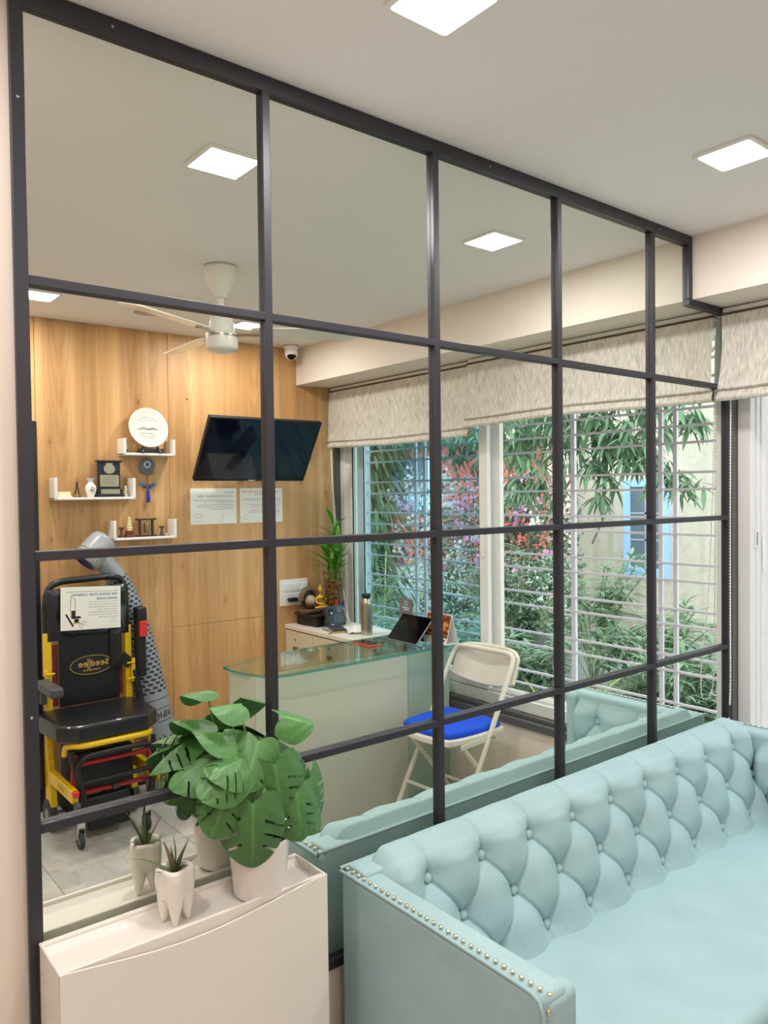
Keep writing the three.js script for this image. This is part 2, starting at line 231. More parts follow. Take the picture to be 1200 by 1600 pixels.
{ // roman blinds
  const fm = std(0xffffff, 0.8, { map: fabricTex, bumpMap: fabricBump, bumpScale: 0.003, side: THREE.DoubleSide });
  const blind = (x0, x1, yb, label, seed) => {
    const g = thing('roman_blind', label, 'blind', [0, 0, 0], 0, 'roman blinds at the window');
    const nx = 90, prof = []; // [z offset, y]
    const top = BY - 0.028, z0 = seed > 3 ? -2.868 : -2.9; prof.push([0, top], [0.002, top - 0.06], [0.006, top - 0.13], [0.014, yb + 0.1], [0.022, yb + 0.062], [0.026, yb + 0.045], [0.012, yb + 0.038], [0.004, yb + 0.044], [0.02, yb + 0.03], [0.03, yb + 0.012], [0.022, yb], [0.006, yb + 0.004], [0.0, yb + 0.06]);
    const curve = new THREE.CatmullRomCurve3(prof.map(([z, y]) => V(0, y, z0 + z)), false, 'catmullrom', 0.3).getPoints(70), pos = [], uv = [], idx = []; let s = 0;
    curve.forEach((p, j) => { if (j) s += p.distanceTo(curve[j - 1]); for (let i = 0; i <= nx; i++) { const t = i / nx, x = x0 + (x1 - x0) * t, low = (top - p.y) / (top - yb), ed = Math.exp(-Math.min(t, 1 - t) * (x1 - x0) / 0.02);
      pos.push(x + (t < 0.5 ? 1 : -1) * -0.012 * ed * low * Math.sin(low * 3 + seed), p.y + 0.004 * fbm(x * 4, seed, 0, 2) * low + 0.006 * low * Math.sin(x * 5 + seed), p.z + 0.006 * fbm(x * 7, p.y * 3, seed, 2) * low); uv.push(x, s); } });
    for (let j = 0; j < curve.length - 1; j++) for (let i = 0; i < nx; i++) { const a = j * (nx + 1) + i, b = a + nx + 1; idx.push(a, b, a + 1, b, b + 1, a + 1); }
    const ge = new THREE.BufferGeometry(); ge.setAttribute('position', new THREE.Float32BufferAttribute(pos, 3)); ge.setAttribute('uv', new THREE.Float32BufferAttribute(uv, 2)); ge.setIndex(idx); ge.computeVertexNormals();
    mesh('fabric', ge, fm, g); mesh('head_rail', rspan(x0, x1, top - 0.012, BY - 0.006, z0 - 0.035, z0 - 0.006, 0.003), M.white, g); mesh('top_binding', rspan(x0, x1, top - 0.006, top + 0.004, z0 - 0.006, z0 + 0.002, 0.001), std('#57493c', 0.8), g);
  };
  blind(1.345, 2.645, 1.895, 'crinkled beige roman blind reaching the oak wall', 1.3);
  blind(0.02, 1.352, 1.945, 'crinkled beige roman blind beside the mirror edge', 4.1);
  const c = thing('blind_chain', 'white beaded chain loop hanging beside the mirror edge', 'chain'); const beads = [], N = 118;
  const path = new THREE.CatmullRomCurve3([V(0.034, 2.2, -2.912), V(0.034, 1.6, -2.905), V(0.036, 1.1, -2.9), V(0.038, 0.86, -2.895), V(0.046, 0.785, -2.875), V(0.058, 0.785, -2.855), V(0.063, 0.88, -2.848), V(0.05, 1.15, -2.872), V(0.04, 1.6, -2.895), V(0.036, 2.2, -2.912)]);
  for (let i = 0; i <= N * 2; i++) { const p = path.getPointAt(i / (N * 2)); beads.push(new THREE.IcosahedronGeometry(0.0033, 1).translate(p.x, p.y, p.z)); }
  mesh('beads', beads, M.gloss, c).userData.kind = 'stuff'; mesh('string', tube(path.getPoints(40), 0.0016, 160, 5), M.white, c);
  tag(mesh('pull_cord', [tube([[2.63, 1.9, -2.9], [2.625, 1.6, -2.91], [2.59, 1.2, -2.92], [2.53, 0.95, -2.918], [2.48, 0.83, -2.905], [2.4, 0.795, -2.87]], 0.0032, 60, 6), tube([[2.635, 1.9, -2.9], [2.635, 1.5, -2.915], [2.61, 1.15, -2.925], [2.56, 0.9, -2.922], [2.46, 0.795, -2.9]], 0.0032, 60, 6)], M.white), 'two white cords hanging by the window beside the oak wall', 'cord');
}

const LEAVES = [
  [[0.075, 0.215, 0.055], [0.25, -1, 0.15], [1, 0.3, 0.5], 3, 1.08], [[0.035, 0.325, 0.02], [0.35, -0.8, 0.5], [0.8, 0.7, 0.3], 1, 1.0], [[0.07, 0.28, 0.0], [0.2, -1, -0.1], [1, 0.5, 0.4], 0, 1.12],
  [[0.03, 0.275, -0.05], [0.15, -0.55, -0.8], [0.8, 0.7, 0], 3, 1.0], [[0.04, 0.22, -0.105], [0.1, -1, -0.35], [1, 0.2, -0.1], 0, 1.02], [[0.05, 0.29, 0.075], [0.1, -0.25, 0.9], [0.7, 0.8, 0.1], 1, 0.95],
  [[0.07, 0.21, -0.05], [0.3, -1, -0.05], [1, 0.3, 0.2], 0, 0.95], [[0.045, 0.255, 0.085], [0.15, -0.8, 0.55], [1, 0.4, 0.6], 0, 1.0], [[-0.01, 0.40, 0.035], [-0.05, 0.1, 0.9], [0.3, 0.9, -0.1], 2, 0.8],
  [[0.01, 0.36, -0.06], [0.15, -0.25, -0.8], [0.6, 0.8, 0.1], 2, 0.95], [[-0.02, 0.30, 0.09], [-0.1, -0.2, 1], [0.3, 1, 0], 0, 1.0], [[-0.015, 0.25, 0.08], [-0.12, -0.7, 0.7], [-0.6, 0.4, 0.5], 1, 1.0],
  [[-0.02, 0.34, 0.05], [-0.1, 0.25, 0.9], [0.2, 0.8, -0.2], 2, 1.0], [[0.06, 0.235, 0.02], [0.25, -1, 0.25], [1, 0.4, 0.3], 1, 0.95], [[0.0, 0.30, -0.02], [-0.1, -0.1, -0.9], [0.1, 1, 0.1], 1, 0.95],
  [[0.05, 0.19, -0.085], [0.2, -0.9, -0.4], [1, 0.3, -0.2], 1, 0.9], [[-0.02, 0.22, 0.05], [-0.1, -0.8, 0.5], [-0.8, 0.2, 0.4], 0, 0.9], [[0.03, 0.30, 0.05], [0.3, 0.1, 0.7], [0.5, 0.9, 0.1], 0, 0.9], [[0.02, 0.27, -0.07], [0.0, -0.8, -0.6], [0.3, 0.3, -0.9], 0, 0.9],
];

// ================================================================ SOFA
{
  const g = thing('tufted_sofa', 'pale aqua velvet sofa with button-tufted back and brass nailheads', 'sofa');
  const vel = phys('#ffffff', 0.75, { map: velvetTex, sheen: 0.6, sheenRoughness: 0.4, sheenColor: new THREE.Color('#bfe6e2') });
  const xr = 0.05, zn = -1.035, zf = -2.862, th = 0.1, yT = 0.735, xF = 0.665;
  // tufted sheet: profile = [[a, b], ...] from seat to the top and over it; place(along, a, b) gives the point
  function tufted(len, profile, rowsAt, pitch, n0, lastRowDown, place, name, parent, phase = 0.5) {
    const curve = new THREE.CatmullRomCurve3(profile.map(([a, b]) => V(a, b, 0)), false, 'catmullrom', 0.2), nS = 140, pts = curve.getSpacedPoints(nS), L = curve.getLength(), nL = Math.round(len / 0.0034);
    const but = []; rowsAt.forEach((s, r) => { for (let i = -1; i < n0 + 2; i++) but.push([len / 2 + (i - (n0 - 1) / 2 + (r % 2 ? phase : 0)) * pitch, s, r]); });
    const seg = [];
    for (const [x, s, r] of but) { if (r + 1 < rowsAt.length) for (const o of [-0.5, 0.5]) seg.push([x, s, x + o * pitch, rowsAt[r + 1]]); if (r === 0) seg.push([x, s, x, s + (L - s) * 0.72]); if (r === rowsAt.length - 1) seg.push([x, s, x, -0.1]); }
    const near = (x, s) => { let d = 9; for (const [ax, ay, bx, by] of seg) { if (Math.min(ax, bx) - 0.12 > x || Math.max(ax, bx) + 0.12 < x) continue; const ex = bx - ax, ey = by - ay; let t = ((x - ax) * ex + (s - ay) * ey) / (ex * ex + ey * ey); t = Math.max(0, Math.min(1, t)); const bow = 0; d = Math.min(d, Math.hypot(x - ax - ex * t, s - ay - ey * t + bow)); } return d; };
    const pos = [], uv = [], idx = [];
    for (let j = 0; j <= nS; j++) {
      const p = pts[j], q = pts[Math.min(nS, j + 1)], o = pts[Math.max(0, j - 1)], tx = q.x - o.x, ty = q.y - o.y, tl = Math.hypot(tx, ty), s = (j / nS) * L, fade = Math.min(1, (L - s) / 0.025);
      for (let i = 0; i <= nL; i++) {
        const x = (i / nL) * len, d = near(x, s), t = Math.min(1, d / 0.045); let db = 9, sum = 0; for (const [bx, bs] of but) { const q = (x - bx) ** 2 + (s - bs) ** 2; if (q < 0.04) { sum += Math.exp(-q / 0.0034); db = Math.min(db, Math.sqrt(q)); } }
        const ex = Math.max(0, 1 - Math.min(x, len - x) / 0.05), over = 1 - 0.72 * THREE.MathUtils.smoothstep(s, rowsAt[0] + 0.015, rowsAt[0] + 0.07);
        let h = (0.012 * Math.sqrt(1 - (1 - t) * (1 - t)) + 0.031 * (1 - Math.min(1, sum))) * fade * over - 0.012 * Math.exp(-((db / 0.016) ** 2)) - 0.005 * Math.exp(-((d / 0.0036) ** 2)) * fade - 0.012 * (1 - fade) - 0.05 * ex * ex;
        h += 0.0008 * fbm(x * 18, s * 18, 1, 2);
        if (db < 0.06 && db > 0.012) h += 0.0012 * Math.sin(Math.atan2(s, x) * 9 + x * 130) * (1 - db / 0.06);
        const a = p.x + (ty / tl) * h, b = p.y - (tx / tl) * h; pos.push(...place(x, a, b)); uv.push(x * 1.5, s * 1.5);
      }
    }
    for (let j = 0; j < nS; j++) for (let i = 0; i < nL; i++) { const a = j * (nL + 1) + i, b = a + nL + 1; idx.push(a, a + 1, b, b, a + 1, b + 1); }
    const ge = new THREE.BufferGeometry(); ge.setAttribute('position', new THREE.Float32BufferAttribute(pos, 3)); ge.setAttribute('uv', new THREE.Float32BufferAttribute(uv, 2)); ge.setIndex(idx); ge.computeVertexNormals();
    const m = mesh(name, ge, velD, parent);
    const bg = new THREE.SphereGeometry(0.0125, 14, 8).scale(1, 1, 0.62);
    for (const [x, s] of but) { if (x < 0.03 || x > len - 0.03) continue; const k = Math.round((s / L) * nS), p = pts[k], q = pts[k + 1], tx = q.x - p.x, ty = q.y - p.y, tl = Math.hypot(tx, ty), P = V(...place(x, p.x + (ty / tl) * 0.0, p.y - (tx / tl) * 0.0)), Q = V(...place(x, p.x + (ty / tl) * 0.1, p.y - (tx / tl) * 0.1)), b = mesh('button', bg, vel, m); b.position.copy(P); b.quaternion.setFromUnitVectors(V(0, 0, 1), Q.sub(P).normalize()); }
    return m;
  }
  const velD = vel.clone(); velD.side = THREE.DoubleSide;
  const zi0 = zn - th, zi1 = zf + th, len = zi0 - zi1;
  const prof = [[0.232, 0.395], [0.2, 0.5], [0.172, 0.6], [0.152, 0.68], [0.139, 0.722], [0.118, 0.743], [0.085, 0.748], [0.052, 0.742]];
  tufted(len + 0.08, prof, [0.300, 0.188, 0.075], 0.1825, 9, true, (x, a, b) => [a, b, zi0 + 0.04 - x], 'back_cushion', g);
  mesh('back_panel', metricUV(merge([rspan(xr, 0.12, 0.1, yT - 0.003, zn - 0.02, zf + 0.02, 0.008)]), 1.5), vel, g);
  mesh('piping', [tube([[xr + 0.0005, yT - 0.007, zn], [xr + 0.0005, yT - 0.006, (zn + zf) / 2], [xr + 0.0005, yT - 0.007, zf]], 0.004, 20, 8)], vel, g);
  // arms: straight outer board, tufted lining
  const arm = (zo, zi, sgn) => {
    const a = mesh('arm', metricUV(merge([rspan(xr, xF - 0.012, 0.1, 0.722, zo, zo + (zi - zo) * 0.74, 0.016, 4)]), 1.5), vel, g);
    const w = Math.abs(zi - zo), pr = [[w - 0.02, 0.395], [w - 0.021, 0.5], [w - 0.022, 0.6], [w - 0.026, 0.66], [w - 0.04, 0.695], [w - 0.07, 0.706], [w - 0.085, 0.70]];
    tufted(xF - 0.2, pr, [0.215, 0.085], 0.19, 2, true, (x, q, b) => [sgn > 0 ? 0.17 + x : xF - 0.03 - x, b, zo + Math.sign(zi - zo) * q], 'lining', a);
    mesh('front_panel', metricUV(rspan(xF - 0.06, xF - 0.008, 0.1, 0.716, zo + Math.sign(zi - zo) * 0.004, zi, 0.022, 4), 1.5), vel, a);
    const so = Math.sign(zi - zo), zz = zo + so * 0.001;
    mesh('piping', [tube([[xr, 0.722, zz], [0.35, 0.723, zz], [xF - 0.045, 0.72, zz], [xF - 0.018, 0.708, zz], [xF - 0.012, 0.67, zz], [xF - 0.012, 0.12, zz]], 0.0038, 60, 8, false, 0.2)], vel, a);
    const nails = [], NG = new THREE.SphereGeometry(0.0052, 10, 6);
    for (let i = 0; i < 29; i++) nails.push(NG.clone().scale(1, 0.6, 1).translate(xr + 0.012 + i * 0.0212, 0.727, zz + so * 0.013));
    for (let i = 0; i < 24; i++) nails.push(NG.clone().scale(0.6, 1, 1).translate(xF - 0.0105, 0.694 - i * 0.0225, zz + so * 0.013));
    mesh('nailhead_trim', nails, M.brass, a);
  };
  arm(zn, zn - th, 1); arm(zf, zf + th, -1);
  mesh('seat_cushion', metricUV(toCreasedNormals(rbox(0.505, 0.15, len - 0.012, 0.035, 0.465, 0.365, (zi0 + zi1) / 2, 4), 1.0), 1.5), vel, g);
  mesh('front_rail', metricUV(rspan(0.1, xF - 0.02, 0.1, 0.31, zn - 0.03, zf + 0.03, 0.015), 1.5), vel, g);
  for (const x of [0.11, 0.62]) for (const z of [zn - 0.08, zf + 0.08]) mesh('leg', lathe([[0, 0], [0.014, 0], [0.024, 0.1], [0, 0.1]], 16).translate(x, 0, z), std('#2b1d14', 0.4), g);
}

// ================================================================ SHOE CABINETS with their moulded tray tops
{
  const wm = phys('#ece6dc', 0.42, { clearcoat: 0.12 });
  const cab = (y0, label) => {
    const g = thing('shoe_cabinet', label, 'cabinet', [0, y0, 0], 0, 'stacked white shoe cabinets');
    const z0 = -0.378, z1 = -0.932, w = z0 - z1, zc = (z0 + z1) / 2, D = 0.148, hh = 0.39, xs = 0.019;
    // body with a recessed tray: base, back lip, side lips; the front leaf is a part
    mesh('body', [rspan(xs + 0.001, D - 0.012, 0, hh - 0.018, z0 - 0.001, z1 + 0.001, 0.003), rspan(D - 0.016, D - 0.0075, hh - 0.06, hh - 0.002, z0 - 0.005, z1 + 0.005, 0.0025), rspan(xs, xs + 0.012, 0.3, hh, z0, z1, 0.003), rspan(xs, D - 0.004, 0.3, hh, z0, z0 - 0.006, 0.0025), rspan(xs, D - 0.004, 0.3, hh, z1 + 0.006, z1, 0.0025),
      at(box(0.02, 0.003, w - 0.01), xs + 0.017, hh - 0.013, zc, 0, 0, -0.7), at(box(0.02, 0.003, w - 0.012), D - 0.02, hh - 0.014, zc, 0, 0, 0.6)], wm, g);
    const N = 60, P = [], I = [];                                // front leaf: its top edge dips inwards in a shallow hand hold
    for (let i = 0; i <= N; i++) { const t = i / N, z = z0 + (z1 - z0) * t, dip = Math.pow(Math.sin(PI * Math.pow(t, 0.9)), 1.5) * 0.024; for (let j = 0; j <= 16; j++) { const v = j / 16, y = v * (hh - 0.001 - dip), f = Math.pow(v, 4), b = Math.sin(PI * t) * 0.003 * f; P.push(D - 0.004 + b, y, z, D + b, y, z); } }
    const row = 34; for (let i = 0; i < N; i++) for (let j = 0; j < 16; j++) { const a = i * row + j * 2; I.push(a + 1, a + 3, a + row + 1, a + row + 1, a + 3, a + row + 3, a, a + row, a + 2, a + row, a + row + 2, a + 2); if (j === 15) I.push(a + 2, a + row + 2, a + 3, a + row + 2, a + row + 3, a + 3); }
    const ge = new THREE.BufferGeometry(); ge.setAttribute('position', new THREE.Float32BufferAttribute(P, 3)); ge.setIndex(I); const gn = ge.toNonIndexed(); gn.computeVertexNormals();
    mesh('front_leaf', toCreasedNormals(gn, 0.6), wm.clone(), g).material.side = THREE.DoubleSide;
    return g;
  };
  cab(0.395, 'white shoe cabinet carrying the two planters, upper of the stack'); cab(0.0, 'white shoe cabinet standing on the floor, lower of the stack');
}
const TRAY = 0.395 + 0.372;
{ // tooth planter with a small aloe
  const g = thing('tooth_planter', 'white molar-shaped ceramic planter with a spiky aloe', 'planter', [0.078, TRAY + 0.0005, -0.618], 0.35);
  const cm = phys('#f1ebe1', 0.18, { clearcoat: 0.6 });
  const N = 40, R = 30, pos = [], idx = []; // crown: rounded square with lobes; open at the top
  const rad = (a, y) => { const lobe = 1 + 0.1 * Math.cos(4 * a + PI) , t = (y - 0.045) / 0.06; return 0.034 * lobe * (0.9 + 0.13 * Math.sin(Math.min(1, Math.max(0, t)) * PI * 0.75)); };
  for (let j = 0; j <= R; j++) for (let i = 0; i <= N; i++) { const a = (i / N) * 2 * PI, v = j / R; let y, r; if (v < 0.7) { y = 0.05 + (v / 0.7) * 0.054; r = rad(a, y); } else if (v < 0.82) { const t = (v - 0.7) / 0.12; y = 0.104 + Math.sin(t * PI) * 0.005 - t * 0.001; r = rad(a, 0.104) * (1 - 0.32 * t); } else { const t = (v - 0.82) / 0.18; y = 0.103 - t * 0.02; r = rad(a, 0.1) * (0.68 - 0.1 * t); } pos.push(Math.cos(a) * r, y, Math.sin(a) * r); }
  for (let j = 0; j < R; j++) for (let i = 0; i < N; i++) { const a = j * (N + 1) + i, b = a + N + 1; idx.push(a, b, a + 1, b, b + 1, a + 1); }
  const crown = new THREE.BufferGeometry(); crown.setAttribute('position', new THREE.Float32BufferAttribute(pos, 3)); crown.setIndex(idx); crown.computeVertexNormals();
  const roots = []; for (const [a, l] of [[PI / 4, 0], [3 * PI / 4, 0], [5 * PI / 4, 0], [7 * PI / 4, 0]]) { const c = lathe([[0, 0], [0.0045, 0.001], [0.008, 0.013], [0.0125, 0.03], [0.0165, 0.048], [0.0185, 0.066], [0.016, 0.08], [0, 0.09]], 18); c.applyMatrix4(new THREE.Matrix4().makeRotationFromEuler(new THREE.Euler(Math.sin(a) * -0.1, 0, Math.cos(a) * 0.1))); c.translate(Math.cos(a) * 0.0235, 0.0, Math.sin(a) * 0.0235); roots.push(c); }
  const cr = cm.clone(); cr.side = THREE.DoubleSide;
  mesh('crown', merge([crown, lathe([[0, 0.052], [0.02, 0.05], [0.03, 0.052]], 20)]), cr, g); for (const r of roots) mesh('root', r, cm, g);
  mesh('soil', lathe([[0, 0.089], [0.021, 0.087]], 16), std('#4a2f24', 0.95), g);
  const am = std('#5d7a4a', 0.5, { side: THREE.DoubleSide }), am2 = std('#7a6a48', 0.5, { side: THREE.DoubleSide });
  const blade = (a, len, lean, curl, m) => { const n = 14, p = [], ix = []; for (let i = 0; i <= n; i++) { const t = i / n, th = lean + curl * t, w = 0.0062 * (1 - Math.pow(t, 1.6)) + 0.0004; const rr = len * (t * Math.sin(lean + curl * t * 0.5)), y = len * t * Math.cos(lean + curl * t * 0.5); const c = Math.cos(a), s = Math.sin(a); p.push(c * rr - s * w, y, s * rr + c * w, c * (rr - w * 0.5 * Math.cos(th)), y - w * 0.45, s * (rr - w * 0.5 * Math.cos(th)), c * rr + s * w, y, s * rr - c * w); } for (let i = 0; i < n; i++) for (const k of [0, 1]) { const q = i * 3 + k; ix.push(q, q + 1, q + 3, q + 1, q + 4, q + 3); } for (let i = 0; i < n; i++) { const q = i * 3; ix.push(q, q + 3, q + 2, q + 2, q + 3, q + 5); } const ge = new THREE.BufferGeometry(); ge.setAttribute('position', new THREE.Float32BufferAttribute(p, 3)); ge.setIndex(ix); ge.computeVertexNormals(); mesh('aloe_leaf', ge.translate(0, 0.088, 0), m, g); };
  [[1.2, 0.085, 0.35, 0.3, am2], [-0.6, 0.07, 0.15, -0.35, am], [2.3, 0.078, 0.7, 0.75, am], [3.4, 0.055, 0.4, 0.5, am], [-2.0, 0.05, 0.75, 0.5, am], [0.2, 0.05, 0.6, 0.5, am], [4.9, 0.06, 0.35, 0.3, am2], [1.8, 0.04, 0.9, 0.4, am], [-1.2, 0.04, 0.9, 0.4, am], [2.9, 0.05, 0.1, 0.1, am]].forEach(([a, l, ...q]) => blade(a, l * 1.2, ...q));
}
{ // artificial monstera in a plain white pot
  const g = thing('potted_monstera', 'leafy green monstera in a plain white tapered pot', 'potted plant', [0.09, TRAY + 0.0005, -0.80]);
  mesh('pot', lathe([[0, 0.002], [0.05, 0.002], [0.054, 0.006], [0.065, 0.118], [0.0655, 0.121], [0.062, 0.121], [0.06, 0.115], [0.054, 0.06], [0, 0.06]], 40), phys('#efe9e3', 0.3, { clearcoat: 0.25 }), g);
  mesh('soil', lathe([[0, 0.098], [0.058, 0.096]], 20), std('#2b2420', 0.95), g);
  const lm = new THREE.MeshPhysicalMaterial({ color: 0xffffff, vertexColors: true, roughness: 0.42, side: THREE.DoubleSide });
  const r = rng(21);
  function leafGeo(L, cut, tone, fold, droop) {
    const n = 84, m = 11, pos = [], col = [], idx = [];
    const half = (t) => L * 0.56 * Math.pow(Math.max(0, Math.sin(PI * Math.min(1, 0.2 + t * 0.8))), 0.55) * (1 - 0.12 * t);
    for (let i = 0; i <= n; i++) for (let j = -m; j <= m; j++) {
      const t = i / n, s = j / m, w = half(t) * s, back = t < 0.3 ? (0.3 - t) * Math.sin(Math.abs(s) * PI * 0.62) * L * 0.75 : 0, y = L * t - back + Math.abs(s) * L * 0.06 * (1 - t);
      const z = -droop * t * t * L - fold * Math.abs(w) * 0.5 - 0.9 * w * w / L + Math.sin(t * 13 + j) * L * 0.006;
      pos.push(w, y - L * 0.06, z); const vein = Math.abs(s) < 0.05 ? 1.5 : 1 + 0.05 * Math.sin((t - Math.abs(s) * 0.2) * 42), k = tone * vein; col.push(0.07 * k, 0.19 * k, 0.05 * k);
    }
    const W = 2 * m + 1;
    for (let i = 0; i < n; i++) for (let j = 0; j < 2 * m; j++) {
      const s = (j + 0.5 - m) / m, t = (i + 0.5) / n, u = t - Math.abs(s) * 0.16, ph = (u * 5.2 + (s > 0 ? 0.25 : 0)) % 1, slit = cut && u > 0.12 && u < 0.72 && ph > 0 && ph < 0.2 && Math.abs(s) > (cut > 1 ? 0.34 : 0.5) && (cut > 1 || Math.abs(s) < 0.86);
      if (slit) continue; const a = i * W + j, b = a + W; idx.push(a, a + 1, b, b, a + 1, b + 1);
    }
    const ge = new THREE.BufferGeometry(); ge.setAttribute('position', new THREE.Float32BufferAttribute(pos, 3)); ge.setAttribute('color', new THREE.Float32BufferAttribute(col, 3)); ge.setIndex(idx); ge.computeVertexNormals(); return ge;
  }
  const kinds = [leafGeo(0.105, 2, 1.0, 0.25, 0.3), leafGeo(0.1, 1, 1.15, 0.15, 0.2), leafGeo(0.085, 0, 1.3, 0.5, 0.1), leafGeo(0.115, 2, 0.85, 0.2, 0.35)];
  const stemM = std('#6f9a3c', 0.5);
  // [tip of stem x, y, z above the tray], direction the leaf points (dx, dy, dz), the way its face looks (fx, fy, fz), kind, scale
  const leaf = (p, d, f, k, s) => {
    const base = V((r() - 0.5) * 0.03, 0.1, (r() - 0.5) * 0.03), tip = V(...p), mid = base.clone().lerp(tip, 0.55).add(V(0, 0.045, 0));
    mesh('stem', tube([base, mid, tip], 0.0019, 14, 6), stemM, g);
    const y = V(...d).normalize(), z0 = V(...f), z = z0.sub(y.clone().multiplyScalar(z0.dot(y))).normalize(), x = y.clone().cross(z);
    const m = mesh('leaf', kinds[k], lm, g); m.matrixAutoUpdate = true; m.quaternion.setFromRotationMatrix(new THREE.Matrix4().makeBasis(x, y, z)); m.position.copy(tip); m.scale.setScalar(s);
  };
  LEAVES.forEach((q) => leaf(...q));
}

// ================================================================ ON THE OAK WALL (local z points into the room, local x towards the near end)
const RY = -PI / 2;
{ // television
  const g = thing('television', 'flat black television tilted down on the oak wall', 'television', [2.615, 1.69, -2.297], RY);
  const tv = new THREE.Group(); tv.name = 'set'; tv.rotation.x = 0.56; tv.position.set(0, 0, 0.005); g.add(tv);
  const b = mesh('housing', [rbox(0.742, 0.412, 0.028, 0.004, 0, 0.206, -0.012), rbox(0.42, 0.26, 0.03, 0.012, 0, 0.17, -0.036)], M.black, tv);
  mesh('screen', rbox(0.726, 0.387, 0.003, 0.001, 0, 0.21, 0.003), phys('#0a1226', 0.05, { specularIntensity: 1, ior: 1.5 }), tv);
  mesh('emblem', [0, 1, 2, 3, 4, 5].map((k) => box(0.006, 0.0055, 0.001, -0.02 + k * 0.008, 0.0075, 0.0025)), M.chrome, tv);
  mesh('wall_bracket', [rbox(0.2, 0.2, 0.012, 0.002, 0, 0.22, -0.05), rbox(0.05, 0.05, 0.14, 0.002, 0, 0.24, -0.0), rbox(0.03, 0.16, 0.02, 0.002, 0.07, 0.2, 0.03), rbox(0.03, 0.16, 0.02, 0.002, -0.07, 0.2, 0.03)], M.black, g).position.z = -0.002;
  b.userData.label = 'black bezel';
}
const scrawl = (c, x, y, w, size, seed, color) => { const r = rng(seed); c.fillStyle = color; let u = x; while (u < x + w) { const wl = size * (0.8 + r() * 2.6); for (let k = 0; k < wl / (size * 0.45); k++) { const h = size * (r() < 0.25 ? 0.8 : 0.5); c.fillRect(u + k * size * 0.45, y - h, size * (0.2 + r() * 0.15), h); } u += wl + size * 0.5; } };
const toothMark = (c, x, y, s) => { c.strokeStyle = '#9aa0a6'; c.lineWidth = s * 0.05; c.beginPath(); c.arc(x - s * 0.22, y, s * 0.3, 0.5, 5.6); c.stroke(); c.beginPath(); c.arc(x + s * 0.22, y, s * 0.3, 3.7, 8.9); c.stroke(); };
{ // two notices under the television
  const notice = (z, y, label, draw) => { const t = canvas(840, 594, (c, w, h) => { c.fillStyle = '#eceae2'; c.fillRect(0, 0, w, h); draw(c, w, h); }); const m = mesh('notice_sheet', [box(0.297, 0.21, 0.0008)], [std('#e8e6de', 0.6)][0]); m.position.set(RW - 0.0015, y, z); m.rotation.y = RY; const p = mesh('print', new THREE.PlaneGeometry(0.296, 0.209).translate(0, 0, 0.0006), std(0xffffff, 0.45, { map: t }), m); tag(m, label, 'notice', 'printed notices on the oak wall'); };
  notice(-2.082, 1.543, 'white printed notice with teal heading under the television', (c) => {
    c.fillStyle = '#3b93b4'; c.font = 'bold 36px sans-serif'; c.fillText('Welcome!', 55, 75); scrawl(c, 55, 135, 500, 20, 4, '#555'); c.fillStyle = '#24446f'; c.font = 'bold 30px sans-serif'; c.fillText('smiling', 600, 138);
    [[210, 730], [240, 300], [280, 640], [315, 660], [350, 400]].forEach(([y, w], i) => scrawl(c, 55, y, w, 17, 9 + i, '#4c5360')); c.fillStyle = '#4a4a4a'; [430, 460, 500].forEach((y) => c.fillRect(245, y, 40, 5)); toothMark(c, 700, 460, 120); scrawl(c, 620, 550, 160, 12, 3, '#9aa0a6');
  });
  notice(-2.402, 1.543, 'white printed notice with red heading under the television', (c) => {
    [[70, 80, 640], [115, 260, 240]].forEach(([y, x, w], i) => scrawl(c, x, y, w, 30, 40 + i, '#c8383c')); [[185, 740], [210, 740], [232, 60]].forEach(([y, w], i) => scrawl(c, 40, y, w, 15, 50 + i, '#5a5a66'));
    [[290, 600], [325, 540], [385, 560], [420, 620], [455, 70]].forEach(([y, w], i) => scrawl(c, 55, y, w, 18, 60 + i, '#c4585a')); toothMark(c, 735, 500, 110); scrawl(c, 660, 575, 150, 11, 3, '#9aa0a6');
  });
}
// U-shaped floating shelves
const shelf = (zl, zr, y, hgt, label) => {
  const w = Math.abs(zl - zr), g = thing('wall_shelf', label, 'shelf', [RW - 0.0015, y, (zl + zr) / 2], RY, 'white floating shelves');
  mesh('ledge', rbox(w, 0.014, 0.1, 0.004, 0, 0.007, 0.05), M.gloss, g); mesh('upright', rbox(0.016, hgt, 0.1, 0.005, w / 2 - 0.008, hgt / 2, 0.05), M.gloss, g); mesh('upright', rbox(0.016, hgt, 0.1, 0.005, -w / 2 + 0.008, hgt / 2, 0.05), M.gloss, g);
};
shelf(-1.157, -1.577, 1.590, 0.114, 'white floating shelf with the black plaque and white vase');
shelf(-1.514, -1.806, 1.826, 0.092, 'white floating shelf holding the large white plate');
shelf(-1.452, -1.806, 1.371, 0.106, 'white floating shelf with the torii ornament, lowest of three');
const SH = { a: 1.590 + 0.0145, b: 1.826 + 0.0145, c: 1.371 + 0.0145 }, sx = 2.615;
